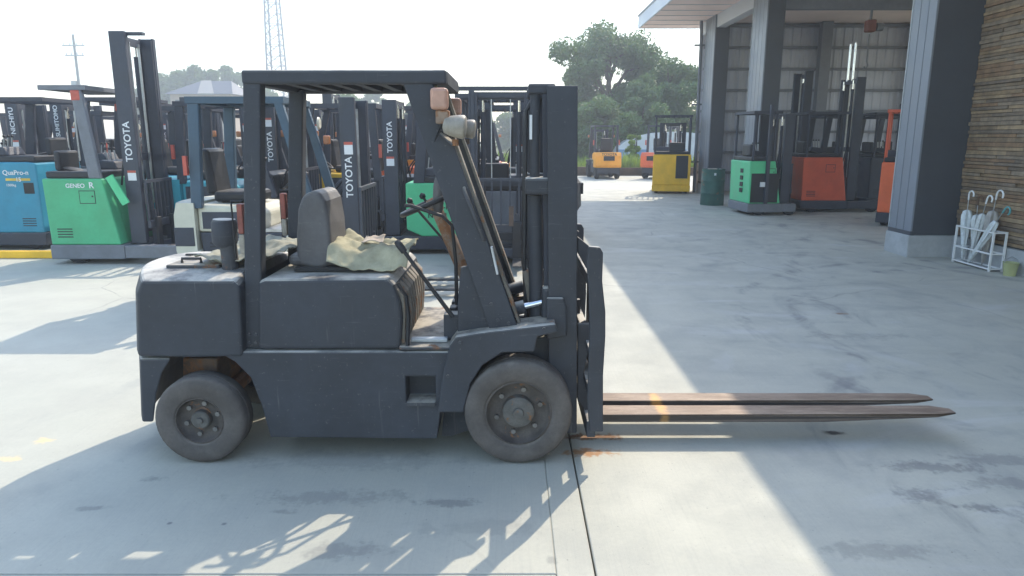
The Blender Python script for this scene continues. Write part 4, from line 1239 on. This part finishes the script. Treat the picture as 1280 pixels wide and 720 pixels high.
# counterweight: sliced so that its back bulges in plan and its top is crowned
pc = A([(178, 351), (292, 351), (299, 357), (303, 446), (240, 447), (173, 446), (171, 368)], 3.41)
mb = MB(MO)
nS, n = 12, len(pc)
sl_ = []
for i in range(nS + 1):
    q = -1 + 2 * i / nS
    y = MC + 0.45 * q
    rearsh = -0.15 * (1 - q * q)
    crown = 0.035 * (1 - abs(q) ** 3)
    sl_.append([(x + (rearsh if k_ in (0, 5, 6) else 0), y, z + (crown if k_ in (0, 1) else 0)) for k_, (x, z) in enumerate(pc)])
mb.add([p for s_ in sl_ for p in s_], [tuple(range(n)), tuple(range((nS + 1) * n - 1, nS * n - 1, -1))] +
       [(i * n + k_, (i + 1) * n + k_, (i + 1) * n + (k_ + 1) % n, i * n + (k_ + 1) % n) for i in range(nS) for k_ in range(n)])
cwt = mb.build('counterweight', M['primer'], mf, bevel=0.014)
lw = A([(175, 448.5), (214, 448.5), (203, 466), (196, 492), (192, 528), (178, 528)], 3.425)
mb = MB(MO)
n = len(lw)
sl_ = []
for i in range(nS + 1):
    q = -1 + 2 * i / nS
    sl_.append([(x - 0.14 * (1 - q * q), MC + 0.435 * q, z) for (x, z) in lw])
mb.add([p for s_ in sl_ for p in s_], [tuple(range(n)), tuple(range((nS + 1) * n - 1, nS * n - 1, -1))] +
       [(i * n + k_, (i + 1) * n + k_, (i + 1) * n + (k_ + 1) % n, i * n + (k_ + 1) % n) for i in range(nS) for k_ in range(n)])
mb.build('lower_counterweight', M['primer'], mf, bevel=0.01)
# lid and pull on top of the counterweight
zt = pc[0][1] + 0.034
MB(MO).box(-1.80, -1.52, 3.60, 3.90, zt - 0.02, zt + 0.012).build('filler_lid', M['primer_worn'], mf, bevel=0.008)
MB(MO).box(-1.86, -1.78, 3.96, 3.985, zt - 0.02, zt + 0.01).build('lifting_slot', M['black'], mf)
MB(MO).tube([(-1.74, 3.66, zt + 0.012), (-1.74, 3.66, zt + 0.035), (-1.64, 3.66, zt + 0.035), (-1.64, 3.66, zt + 0.012)], 0.008, 6).build('lid_handle', M['black'], mf)
# rear axle carrier
MB(MO).prism(A([(228, 447), (272, 449), (272, 475), (255, 540), (240, 540), (228, 475)], 3.60), 3.60, mir(3.60)).build('rear_axle', M['rust'], mf, bevel=0.01)
MB(MO).cyl((at(248, 524, 3.37)[0], 3.42, 0.25), (at(248, 524, 3.37)[0], mir(3.42), 0.25), 0.045, 12).build('axle_shaft', M['rust'], mf)

# chassis with the step pocket
ch = MB(MO).prism(A([(272, 440), (562, 440), (553, 500), (546, 549), (338, 547), (326, 505), (313, 472), (294, 453)], 3.42), 3.42, mir(3.42)).build('chassis', M['primer'], mf)
s0, s1 = at(507, 471, 3.42), at(545, 503, 3.42)
ox, oy = MO[0], MO[1]
for o_ in (ch,):
    pass
cb = MB(MO).box(s0[0], s1[0], 3.30, 3.54, s1[1], s0[1]).build('cutter', M['primer'], mf)
md = ch.modifiers.new('cut', 'BOOLEAN')
md.object = cb
md.solver = 'EXACT'
bpy.context.view_layer.update()
me_ = bpy.data.meshes.new_from_object(ch.evaluated_get(bpy.context.evaluated_depsgraph_get()))
ch.modifiers.clear()
ch.data = me_
bpy.data.objects.remove(cb)
b_ = ch.modifiers.new('bevel', 'BEVEL')
b_.width, b_.segments, b_.limit_method = 0.008, 2, 'ANGLE'
MB(MO).box(s0[0] + 0.004, s1[0] - 0.004, 3.40, 3.52, s1[1] - 0.012, s1[1] + 0.006).build('step_tread', M['primer_worn'], mf)
# lower lip and side seam of the chassis
q0, q1 = at(340, 520, 3.415), at(546, 545, 3.415)

# hood
hp = A([(322, 352), (330, 349), (484, 347), (493, 356), (501, 380), (503, 400), (500, 437), (322, 438)], 3.44)
hood = MB(MO).prism(hp, 3.44, mir(3.44)).build('hood', M['primer'], mf, bevel=0.022, seg=3)
hz = hp[2][1]
# louvred front of the hood
hf = max(p[0] for p in hp)
for i in range(9):
    y = 3.50 + i * 0.082
    MB(MO).prism([(hf - 0.045, hz - 0.03), (hf + 0.010, hz - 0.10), (hf + 0.022, hz - 0.20), (hf + 0.012, hz - 0.345), (hf - 0.03, hz - 0.345)], y, y + 0.05).build('louvre', M['louver'], hood, bevel=0.008)
MB(MO).prism([(hf - 0.03, hz - 0.06), (hf + 0.004, hz - 0.10), (hf + 0.008, hz - 0.20), (hf + 0.003, hz - 0.35), (hf - 0.05, hz - 0.35)], 3.47, mir(3.47)).build('louvre_panel', M['louver'], hood)
MB(MO).tube([(hf - 0.02, 3.452, hz - 0.03), (hf + 0.022, 3.452, hz - 0.10), (hf + 0.03, 3.452, hz - 0.2), (hf + 0.02, 3.452, hz - 0.36)], 0.011, 6).build('edge_seal', M['black'], hood, smooth=60)

# floor plate and step edge
fz = at(530, 438, 3.42)[1]
fx1 = at(575, 412, 3.5)[0]
MB(MO).box(hf - 0.02, fx1 + 0.1, 3.425, mir(3.425), fz + 0.001, fz + 0.016).build('floor_plate', M['primer_worn'], mf, bevel=0.004)
MB(MO).box(hf + 0.03, hf + 0.22, 3.50, 3.54, fz + 0.017, fz + 0.04).build('brake_pedal_bar', M['galv'], mf, bevel=0.006)
MB(MO).prism([(fx1 - 0.01, fz + 0.02), (fx1 + 0.05, fz + 0.02), (fx1 + 0.09, fz + 0.22), (fx1 + 0.05, fz + 0.22)], 3.60, 4.15).build('toe_board', M['primer_worn'], mf)
for i, y in enumerate((3.72, 3.86, 4.02)):
    p_ = MB(MO).beam((fx1 - 0.03, y, fz + 0.15), (fx1 + 0.06, y, fz + 0.19), 0.012, 0.016).build('pedal', M['black'], mf)
    MB(MO).box(fx1 - 0.07, fx1 - 0.03, y - 0.04, y + 0.04, fz + 0.12, fz + 0.16).build('pedal_pad', M['black'], p_, bevel=0.008)

# front fender and cowl side
fp = A([(547, 516), (553, 470), (562, 432), (570, 421), (600, 416), (694, 405), (698, 415), (672, 421), (668, 440), (628, 441), (603, 457), (588, 480), (579, 516)], 3.38)
for s_ in (1, -1):
    MB(MO).prism(fp, *yy(3.38, 3.425, s_)).build('fender', M['primer'], mf, bevel=0.008)
ft_ = A([(562, 430), (570, 420), (600, 415), (694, 404), (695, 408), (600, 420), (572, 425), (566, 434)], 3.42)
for s_ in (1, -1):
    MB(MO).prism(ft_, *yy(3.426, 3.60, s_)).build('fender_top', M['primer_worn'], mf)
    MB(MO).prism(A([(560, 440), (590, 432), (690, 420), (690, 470), (640, 520), (565, 545), (552, 545)], 3.60), *yy(3.60, 3.64, s_)).build('inner_frame', M['primer'], mf)
cw_ = A([(576, 334), (613, 330), (648, 412), (640, 417), (572, 418), (572, 380)], 3.50)
for s_ in (1, -1):
    MB(MO).prism(cw_, *yy(3.50, 3.535, s_)).build('cowl_side', M['primer'], mf, bevel=0.006)
dxx = at(600, 334, 3.5)
MB(MO).prism([(dxx[0] - 0.06, dxx[1] - 0.03), (dxx[0] + 0.03, dxx[1] - 0.03), (dxx[0] + 0.12, dxx[1] - 0.30), (dxx[0] + 0.06, dxx[1] - 0.30)], 3.54, mir(3.54)).build('dashboard', M['primer_worn'], mf, bevel=0.01)
MB(MO).box(dxx[0] - 0.02, dxx[0] + 0.12, 3.56, mir(3.56), fz + 0.02, fz + 0.06).build('cowl_shelf', M['primer_worn'], mf)

# overhead guard
rp = A([(303, 100), (325, 100), (326, 300), (327, 436), (306, 436)], 3.47)
fpil = A([(503, 102), (540, 102), (648, 412), (612, 412)], 3.47)
for s_ in (1, -1):
    MB(MO).prism(rp, *yy(3.47, 3.55, s_)).build('rear_pillar', M['primer'], mf, bevel=0.008)
    MB(MO).prism(fpil, *yy(3.47, 3.53, s_)).build('front_pillar', M['primer'], mf, bevel=0.006)
    e0, e1 = at(540, 104, 3.47), at(648, 412, 3.47)
    MB(MO).beam((e0[0] + 0.010, 3.54 if s_ > 0 else mir(3.54), e0[1] - 0.01), (e1[0] + 0.010, 3.54 if s_ > 0 else mir(3.54), e1[1] + 0.01), 0.09, 0.014, up=(0.94, 0, 0.33)).build('pillar_flange', M['louver'], mf)
z0r, z1r = at(430, 105, 3.46)[1], at(430, 87, 3.46)[1]
xr0, xr1 = at(301, 96, 3.46)[0], at(558, 96, 3.46)[0]
for s_ in (1, -1):
    MB(MO).box(xr0, xr1, *yy(3.46, 3.52, s_), z0r, z1r).build('roof_rail', M['primer'], mf, bevel=0.012)
MB(MO).box(xr0, xr0 + 0.06, 3.521, mir(3.521), z0r + 0.004, z1r - 0.004).build('roof_crossbar', M['primer'], mf)
MB(MO).box(xr1 - 0.06, xr1, 3.521, mir(3.521), z0r + 0.004, z1r - 0.004).build('roof_crossbar', M['primer'], mf)
for i in range(7):
    x = xr0 + 0.14 + i * 0.116
    MB(MO).box(x, x + 0.045, 3.521, mir(3.521), z0r + 0.012, z1r - 0.012).build('roof_slat', M['primer'], mf)
MB(MO).box(xr0 + 0.061, xr1 - 0.061, 3.522, mir(3.522), z1r - 0.011, z1r - 0.006).build('rain_sheet', M['primer'], mf)

# bolts, latch, hinges and a handle
for s_ in (1, -1):
    for (px, py, Y) in ((312, 418, 3.47), (320, 418, 3.47), (312, 428, 3.47), (320, 428, 3.47), (622, 400, 3.47), (636, 404, 3.47), (614, 380, 3.47), (575, 428, 3.38), (560, 470, 3.38), (680, 411, 3.38)):
        q_ = at(px, py, Y)
        MB(MO).cyl((q_[0], Y if s_ > 0 else mir(Y), q_[1]), (q_[0], Y - 0.008 if s_ > 0 else mir(Y - 0.008), q_[1]), 0.009, 6).build('bolt', M['primer_worn'], mf)
    g0, g1 = at(588, 235, 3.47), at(612, 300, 3.47)
    yg = 3.455 if s_ > 0 else mir(3.455)
    MB(MO).tube([(g0[0] - 0.03, 3.475 if s_ > 0 else mir(3.475), g0[1]), (g0[0] - 0.03, yg, g0[1] - 0.01), (g1[0] - 0.03, yg, g1[1] + 0.01), (g1[0] - 0.03, 3.475 if s_ > 0 else mir(3.475), g1[1])], 0.010, 8).build('grab_handle', M['primer_worn'], mf, smooth=50)
b0_ = at(617, 325, 3.46)
MB(MO).beam((b0_[0] - 0.01, 3.45, b0_[1] + 0.07), (b0_[0] + 0.02, 3.45, b0_[1] - 0.07), 0.03, 0.012, up=(0.9, 0, 0.3)).build('mirror_bracket', M['galv'], mf, bevel=0.003)

# lamps on the front pillars
for s_ in (1, -1):
    a0 = at(549, 122, 3.40)
    ls = MB(MO).box(a0[0] - 0.042, a0[0] + 0.040, *yy(3.385, 3.455, s_), a0[1] - 0.055, a0[1] + 0.045).build('turn_signal', M['amber_old'], mf, bevel=0.016)
    MB(MO).box(a0[0] - 0.02, a0[0] + 0.045, *yy(3.40, 3.46, s_), a0[1] - 0.12, a0[1] - 0.056).build('lamp_base', M['rustlight'], ls, bevel=0.008)
    c0 = at(570, 158, 3.42)
    cy = 3.42 if s_ > 0 else mir(3.42)
    hl = MB(MO).lathe([(0.018, -0.062), (0.036, -0.055), (0.046, -0.03), (0.054, 0.01), (0.056, 0.034), (0.050, 0.042)], (c0[0], cy, c0[1]), (1, 0, -0.10), 24).build('headlight', M['white_lens'], mf, smooth=50)
    MB(MO).lathe([(0.052, 0.042), (0.042, 0.048), (0.001, 0.052)], (c0[0], cy, c0[1]), (1, 0, -0.10), 24).build('lens', M['white_lens'], hl, smooth=50)
    MB(MO).cyl((c0[0] - 0.005, cy, c0[1] - 0.09), (c0[0] - 0.005, cy, c0[1] - 0.06), 0.016, 8).build('lamp_stud', M['rust'], hl)
    MB(MO).beam((c0[0] - 0.01, cy, c0[1] - 0.085), (c0[0] - 0.09, 3.48 if s_ > 0 else mir(3.48), c0[1] - 0.02), 0.03, 0.008).build('lamp_bracket', M['primer_worn'], hl)
    MB(MO).tube([(a0[0] + 0.01, cy, a0[1] - 0.11), (a0[0] - 0.03, cy + 0.02, a0[1] - 0.2), (c0[0] - 0.05, cy, c0[1] + 0.02)], 0.006, 6).build('lamp_cable', M['black'], hl)
    # rear combination lamps on the rear pillars
    r0 = at(299, 255, 3.50)
    rl = MB(MO).box(r0[0] - 0.018, r0[0] + 0.012, *yy(3.50, 3.55, s_), r0[1] - 0.15, r0[1] + 0.0).build('rear_lamp', M['old_red'], mf, bevel=0.006)
    MB(MO).box(r0[0] - 0.017, r0[0] + 0.012, *yy(3.50, 3.55, s_), r0[1] - 0.25, r0[1] - 0.152).build('reverse_lens', M['white_lens'], rl, bevel=0.006)
    MB(MO).tube([(r0[0] - 0.033, 3.49 if s_ > 0 else mir(3.49), r0[1] - 0.27), (r0[0] - 0.036, 3.49 if s_ > 0 else mir(3.49), r0[1] + 0.015), (r0[0] + 0.02, 3.49 if s_ > 0 else mir(3.49), r0[1] + 0.015)], 0.005, 6).build('lamp_guard', M['black'], rl)

# air intake pipe on the counterweight
i0, i1 = at(290, 347, 3.60), at(284, 274, 3.60)
MB(MO).cyl((i0[0], 3.60, hz - 0.02), (i0[0] - 0.005, 3.60, i1[1] - 0.13), 0.042, 16).build('intake_pipe', M['primer_worn'], mf, smooth=50)
MB(MO).lathe([(0.045, -0.14), (0.062, -0.12), (0.064, -0.02), (0.055, 0.0), (0.0, 0.006)], (i0[0] - 0.015, 3.60, i1[1]), (0.05, 0, 1), 20).build('intake_cap', M['primer'], mf, smooth=40)

# seat
zs = hz
sb = A([(370, 332), (369, 300), (371, 262), (376, 246), (386, 239), (398, 240), (406, 252), (411, 280), (415, 330), (400, 338)], 3.62)
MB(MO).prism(sb, 3.63, 3.99).build('seat_back', M['seat'], mf, bevel=0.035, seg=4)
c0, c1 = at(400, 344, 3.62), at(492, 344, 3.62)
MB(MO).box(c0[0] - 0.17, c1[0], 3.63, 4.11, zs + 0.021, zs + 0.085).build('seat_cushion', M['seat'], mf, bevel=0.035, seg=3)
MB(MO).box(at(368, 344, 3.6)[0], c1[0] - 0.1, 3.60, 4.14, zs + 0.001, zs + 0.02).build('seat_base', M['black'], mf)

# steering column, wheel and levers
w0, w1 = at(546, 262, 3.86), at(584, 345, 3.86)
MB(MO).cyl((w0[0], MC, w0[1]), (w1[0], MC, w1[1]), 0.032, 12, 0.045).build('steering_column', M['rustlight'], mf, smooth=50)
wc = at(534, 250, 3.86)
ax = Vector((w0[0] - w1[0], 0, w0[1] - w1[1])).normalized()
aa, bb = Vector((0, 1, 0)), ax.cross(Vector((0, 1, 0)))
cen = Vector((w0[0], MC, w0[1])) + ax * 0.05
st = MB(MO).tube([cen + (aa * math.cos(k_ * PI / 12) + bb * math.sin(k_ * PI / 12)) * 0.185 for k_ in range(24)], 0.014, 8, closed=True).build('steering_wheel', M['black'], mf, smooth=60)
sp = MB(MO)
for k_ in (3, 11, 19):
    sp.cyl(cen - ax * 0.03, cen + (aa * math.cos(k_ * PI / 12) + bb * math.sin(k_ * PI / 12)) * 0.18, 0.010, 6)
sp.build('spoke', M['steel'], st)
MB(MO).lathe([(0.04, -0.05), (0.045, 0.0), (0.035, 0.025), (0.0, 0.03)], cen - ax * 0.01, ax, 16).build('wheel_boss', M['rustlight'], st, smooth=50)
k0, k1 = at(549, 222, 3.72), at(547, 268, 3.72)
MB(MO).lathe([(0.001, 0), (0.022, 0.012), (0.030, 0.06), (0.030, 0.15), (0.022, 0.19), (0.001, 0.2)], (k1[0], 3.72, k1[1]), (k0[0] - k1[0], 0, k0[1] - k1[1]), 14).build('gear_selector', M['seat'], mf, smooth=60)
l0, l1, l2 = at(506, 257, 3.66), at(553, 270, 3.66), at(570, 330, 3.66)
MB(MO).tube([(l0[0], 3.66, l0[1]), (l0[0] + 0.03, 3.66, l0[1] + 0.0), (l1[0], 3.66, l1[1]), (l1[0] + 0.05, 3.66, l1[1] - 0.05), (l2[0], 3.66, l2[1]), (l2[0] + 0.0, 3.66, l2[1] - 0.22)], 0.010, 8).build('direction_lever', M['black'], mf, smooth=50)
for i, y in enumerate((3.98, 4.08)):
    p0, p1 = at(586 - 4 * i, 345, y), at(528 - 16 * i, 245 + 6 * i, y)
    lv = MB(MO).tube([(p0[0], y, p0[1] - 0.1), (p0[0] - 0.03, y, p0[1] + 0.1), (p1[0], y, p1[1])], 0.008, 6).build('hydraulic_lever', M['black'], mf)
    MB(MO).lathe([(0.001, -0.02), (0.016, -0.012), (0.018, 0.006), (0.001, 0.02)], (p1[0], y, p1[1]), (-0.4, 0, 1), 10).build('lever_knob', M['black'], lv, smooth=60)
p0, p1 = at(566, 396, 3.52), at(499, 306, 3.52)
hb = MB(MO).tube([(p0[0], 3.52, p0[1]), (p1[0], 3.52, p1[1])], [0.012, 0.010], 8).build('handbrake_lever', M['black'], mf, smooth=50)
MB(MO).lathe([(0.001, -0.05), (0.017, -0.045), (0.019, 0.0), (0.015, 0.022), (0.001, 0.028)], (p1[0], 3.52, p1[1]), (p1[0] - p0[0], 0, p1[1] - p0[1]), 10).build('handbrake_grip', M['black'], hb, smooth=60)
MB(MO).box(p0[0] - 0.05, p0[0] + 0.06, 3.535, 3.62, fz + 0.02, fz + 0.16).build('handbrake_quadrant', M['primer'], mf, bevel=0.01)

# mast
def mpoly(x0, x1, y0, y1, Y):
    """upright with the mast's slight backward lean: photo x range at top and bottom"""
    t0, t1 = at(x0, y0, Y), at(x1, y0, Y)
    lean = 0.030
    zb = y1
    return [(t0[0] + lean, zb), (t1[0] + lean, zb), (t1[0], t0[1]), (t0[0], t0[1])]


for s_ in (1, -1):
    pl = mpoly(684, 722, 107, 0.10, 3.53)
    MB(MO).prism(pl, *yy(3.53, 3.548, s_)).build('outer_rail', M['primer'], mf, bevel=0.004)
    for (e0, e1) in ((0, 0.022), (0.128, 0.150)):
        pf_ = [(pl[0][0] + e0 + 0.001, pl[0][1]), (pl[0][0] + e1 - 0.001, pl[0][1]), (pl[3][0] + e1 - 0.001, pl[3][1] - 0.001), (pl[3][0] + e0 + 0.001, pl[3][1] - 0.001)]
        MB(MO).prism(pf_, *yy(3.549, 3.605, s_)).build('rail_flange', M['primer'], mf)
    pi_ = mpoly(678, 712, 112, 0.16, 3.60)
    MB(MO).prism(pi_, *yy(3.607, 3.625, s_)).build('inner_rail', M['trim'], mf, bevel=0.003)
    lc0 = at(669, 118, 3.64)
    yc = 3.645 if s_ > 0 else mir(3.645)
    cylo = MB(MO).cyl((lc0[0] + 0.03, yc, 0.2), (lc0[0], yc, lc0[1] - 0.50), 0.038, 16).build('lift_cylinder', M['primer'], mf, smooth=50)
    MB(MO).cyl((lc0[0], yc, lc0[1] - 0.50), (lc0[0], yc, lc0[1] + 0.02), 0.026, 14).build('piston_rod', M['primer'], cylo, smooth=50)
    MB(MO).tube([(lc0[0] - 0.02, yc + 0.03 * s_, 0.3), (lc0[0] - 0.05, yc + 0.03 * s_, 1.0), (lc0[0] - 0.045, yc + 0.03 * s_, lc0[1] - 0.08), (lc0[0], yc + 0.03 * s_, lc0[1])], 0.011, 6).build('hose', M['black'], cylo, smooth=50)
    MB(MO).box(lc0[0] - 0.035, lc0[0] + 0.10, *yy(3.60, 3.72, s_), lc0[1] + 0.0, lc0[1] + 0.05).build('cylinder_head', M['primer'], cylo, bevel=0.01)
    b0 = at(655, 232, 3.58)
    MB(MO).box(b0[0] + 0.005, b0[0] + 0.14, *yy(3.545, 3.70, s_), b0[1] - 0.045, b0[1] + 0.04).build('cylinder_clamp', M['primer'], mf, bevel=0.014)
MB(MO).box(lc0[0] - 0.028, lc0[0] - 0.015, 3.612, 3.635, lc0[1] - 0.22, lc0[1] - 0.10).build('cylinder_label', M['white'], mf)
rx = at(684, 107, 3.53)[0]
ztop = at(684, 107, 3.53)[1]
for (z_, h_) in ((ztop - 0.05, 0.10), (1.46, 0.07), (1.16, 0.06), (0.82, 0.11), (0.26, 0.14)):
    xo = rx + 0.03 * (1 - z_ / ztop)
    MB(MO).box(xo + 0.004, xo + 0.045, 3.606, mir(3.606), z_ - h_ / 2, z_ + h_ / 2).build('mast_tie', M['primer'], mf, bevel=0.004)
for y in (3.70, 4.02):
    MB(MO).beam((rx + 0.085, y, 0.35), (rx + 0.06, y, ztop - 0.06), 0.014, 0.03, up=(0, 1, 0)).build('lift_chain', M['steel'], mf)

# tilt cylinders with bright rods, and the bracket on the mast
for s_ in (1, -1):
    for (q0, q1, q2, Y) in (((608, 396), (656, 383), (684, 376), 3.60),):
        a0, a1, a2 = at(*q0, Y), at(*q1, Y), at(*q2, Y)
        ycc = Y if s_ > 0 else mir(Y)
        tc = MB(MO).cyl((a0[0], ycc, a0[1]), (a1[0], ycc, a1[1]), 0.036, 14).build('tilt_cylinder', M['primer'], mf, smooth=50)
        MB(MO).cyl((a1[0], ycc, a1[1]), (a2[0], ycc, a2[1]), 0.017, 12).build('tilt_rod', M['chrome'], tc, smooth=50)
        MB(MO).box(a2[0] - 0.03, a2[0] + 0.09, *yy(Y - 0.045, Y + 0.05, s_), a2[1] - 0.11, a2[1] + 0.08).build('tilt_bracket', M['primer'], mf, bevel=0.02)
bp = A([(653, 340), (660, 337), (669, 356), (666, 378), (660, 380), (657, 360)], 3.66)
MB(MO).prism(bp, 3.66, 3.72).build('hose_bracket', M['louver'], mf, bevel=0.004)
gp = A([(683, 372), (704, 372), (708, 384), (708, 420), (684, 424)], 3.515)
MB(MO).prism(gp, 3.505, 3.529).build('mast_gusset', M['primer'], mf, bevel=0.008)

# carriage
cp = A([(736, 308), (750, 309), (754, 316), (753, 352), (757, 390), (757, 420), (754, 470), (754, 540), (737, 540), (734, 500), (737, 420), (736, 360), (733, 330)], 3.38)
for s_ in (1, -1):
    MB(MO).prism(cp, *yy(3.38, 3.405, s_)).build('carriage_side', M['primer'], mf, bevel=0.006)
tp = A([(722, 296), (726, 299), (737, 308), (737, 330), (733, 336), (722, 316)], 3.56)
for s_ in (1, -1):
    MB(MO).prism(tp, *yy(3.56, 3.59, s_)).build('roller_plate', M['primer'], mf, bevel=0.004)
    bp2 = A([(722, 405), (738, 405), (738, 425), (729, 470), (737, 500), (737, 520), (722, 500)], 3.56)
    MB(MO).prism(bp2, *yy(3.56, 3.59, s_)).build('roller_plate', M['primer'], mf, bevel=0.004)
cx = at(745, 400, 3.38)[0]
zt1 = 0.97
MB(MO).box(cx - 0.03, cx + 0.015, 3.406, mir(3.406), 0.905, 0.965).build('carriage_bar', M['primer'], mf, bevel=0.006)
MB(MO).box(cx - 0.03, cx + 0.015, 3.406, mir(3.406), 0.575, 0.61).build('carriage_bar', M['primer'], mf, bevel=0.006)
MB(MO).box(cx - 0.03, cx + 0.015, 3.406, mir(3.406), 0.36, 0.41).build('carriage_bar', M['primer'], mf, bevel=0.006)
MB(MO).box(cx - 0.03, cx + 0.015, 3.406, mir(3.406), 0.13, 0.22).build('carriage_bar', M['primer'], mf, bevel=0.006)
rl_ = MB(MO).cyl((at(732, 410, 3.6)[0], 3.58, at(732, 410, 3.6)[1]), (at(732, 410, 3.6)[0], 3.64, at(732, 410, 3.6)[1]), 0.03, 14).build('carriage_roller', M['black'], mf, smooth=50)

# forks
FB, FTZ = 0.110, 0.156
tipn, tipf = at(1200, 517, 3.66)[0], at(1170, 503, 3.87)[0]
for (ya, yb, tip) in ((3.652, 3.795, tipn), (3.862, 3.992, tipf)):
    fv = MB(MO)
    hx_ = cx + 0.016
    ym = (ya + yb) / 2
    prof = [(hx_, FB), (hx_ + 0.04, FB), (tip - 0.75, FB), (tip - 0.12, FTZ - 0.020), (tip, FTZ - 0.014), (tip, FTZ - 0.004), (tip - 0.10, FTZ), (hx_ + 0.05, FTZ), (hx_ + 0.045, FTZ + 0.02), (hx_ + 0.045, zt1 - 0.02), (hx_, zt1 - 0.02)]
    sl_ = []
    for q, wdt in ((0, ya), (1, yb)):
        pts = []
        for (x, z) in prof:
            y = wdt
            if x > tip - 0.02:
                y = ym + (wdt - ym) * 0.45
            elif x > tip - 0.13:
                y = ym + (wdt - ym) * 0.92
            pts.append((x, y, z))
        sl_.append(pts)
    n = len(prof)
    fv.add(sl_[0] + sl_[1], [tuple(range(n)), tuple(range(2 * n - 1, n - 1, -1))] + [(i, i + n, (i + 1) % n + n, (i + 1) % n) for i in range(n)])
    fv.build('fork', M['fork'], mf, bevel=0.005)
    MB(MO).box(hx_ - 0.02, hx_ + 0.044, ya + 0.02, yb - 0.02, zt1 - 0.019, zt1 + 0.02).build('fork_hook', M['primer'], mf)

# wheels
fw_, rw_ = at(648, 513, 3.36), at(248, 524, 3.37)
for s_ in (1, -1):
    yv = 3.455 if s_ > 0 else mir(3.455)
    wheel(mf, (fw_[0] - MO[0], yv - MC, 0.276), 0.276, 0.19, 0.172, 'tyre', 'rim', -s_, True, hubr=0.085)
    yv = 3.45 if s_ > 0 else mir(3.45)
    wheel(mf, (rw_[0] - MO[0], yv - MC, 0.232), 0.232, 0.16, 0.125, 'tyre', 'rim', -s_, True, hubr=0.05)
MB(MO).box(fw_[0] - 0.12, fw_[0] + 0.12, 3.56, mir(3.56), 0.16, 0.42).build('front_axle', M['primer'], mf, bevel=0.02)


# ------------------------------------------------------------------ cloths on the main forklift
def cloth(name, label, cx_, cy_, lx, ly, zfn, m, seed, nu=44, nv=34):
    rnd = Vector((seed * 3.1, seed * 1.7, seed))

    def fn(u, v):
        an = 0.0
        x = (u - 0.5) * lx
        y = (v - 0.5) * ly
        ex = 1 + 0.07 * mnoise.noise(Vector((v * 4, seed, 0)))
        ey = 1 + 0.07 * mnoise.noise(Vector((u * 4, 0, seed)))
        x, y = x * ex, y * ey
        z = zfn(cx_ + x, cy_ + y)
        f_ = 0.020 * mnoise.noise(Vector((x * 9, y * 9, 0)) + rnd) + 0.016 * mnoise.noise(Vector((x * 24, y * 22, 3)) + rnd) + 0.03 * abs(mnoise.noise(Vector((x * 5 + y * 7, y * 2, 7)) + rnd))
        return (cx_ + x, cy_ + y, z + max(0.004, f_ + 0.012))
    o = MB((cx_, cy_, 0)).grid(fn, nu, nv).build(name, M[m], None, smooth=70, recalc=False)
    o.location = (cx_, cy_, 0)
    sm = o.modifiers.new('thickness', 'SOLIDIFY')
    sm.thickness = 0.004
    tag(o, label, 'cloth')
    return o


def sstep(a, b, x):
    t_ = max(0.0, min(1.0, (x - a) / (b - a)))
    return t_ * t_ * (3 - 2 * t_)


xb = at(424, 320, 3.62)[0]
sx0, sx1 = at(404, 330, 3.62)[0], at(500, 340, 3.5)[0]


def zseat(x, y):
    z = zs + 0.088
    z += 0.045 * (1 - sstep(xb - 0.06, xb + 0.10, x))
    z -= 0.085 * sstep(3.66, 3.54, y)
    return z


cloth('tarp', 'crumpled khaki tarp draped over the seat of the main forklift', (sx0 + sx1) / 2 + 0.03, 3.80, (sx1 - sx0) * 0.97, 0.50, zseat, 'cloth', 1)
rg = at(468, 316, 3.8)
cloth('rag', 'small pale rag lying on the khaki tarp of the main forklift', rg[0], 3.80, 0.11, 0.14, lambda x, y: zseat(x, y) + 0.035, 'rag', 5, 16, 16)
bx0, bx1 = at(256, 335, 3.7)[0], at(366, 335, 3.7)[0]
cloth('tarp', 'grey green tarp spread on the hood behind the seat', (bx0 + bx1) / 2 - 0.0, 3.86, (bx1 - bx0), 0.56, lambda x, y: zs + 0.07 + 0.03 * math.sin(x * 9 + y * 5), 'cloth2', 2)

# ------------------------------------------------------------------ summer haze in the air
hk = NT('haze_air')
hk.t.nodes.remove(hk.b)
pv = hk.n('ShaderNodeVolumePrincipled')
pv.inputs['Color'].default_value = (0.86, 0.93, 1.0, 1)
pv.inputs['Density'].default_value = 0.0038
pv.inputs['Anisotropy'].default_value = 0.2
hk.l(pv.outputs[0], hk.out.inputs['Volume'])
hz_o = MB().box(-190, 190, -40, 330, -1.05, 35.5).build('haze', hk.m)
hz_o['kind'] = 'stuff'
hz_o['label'] = 'thin pale summer haze in the air'
hz_o['category'] = 'haze'
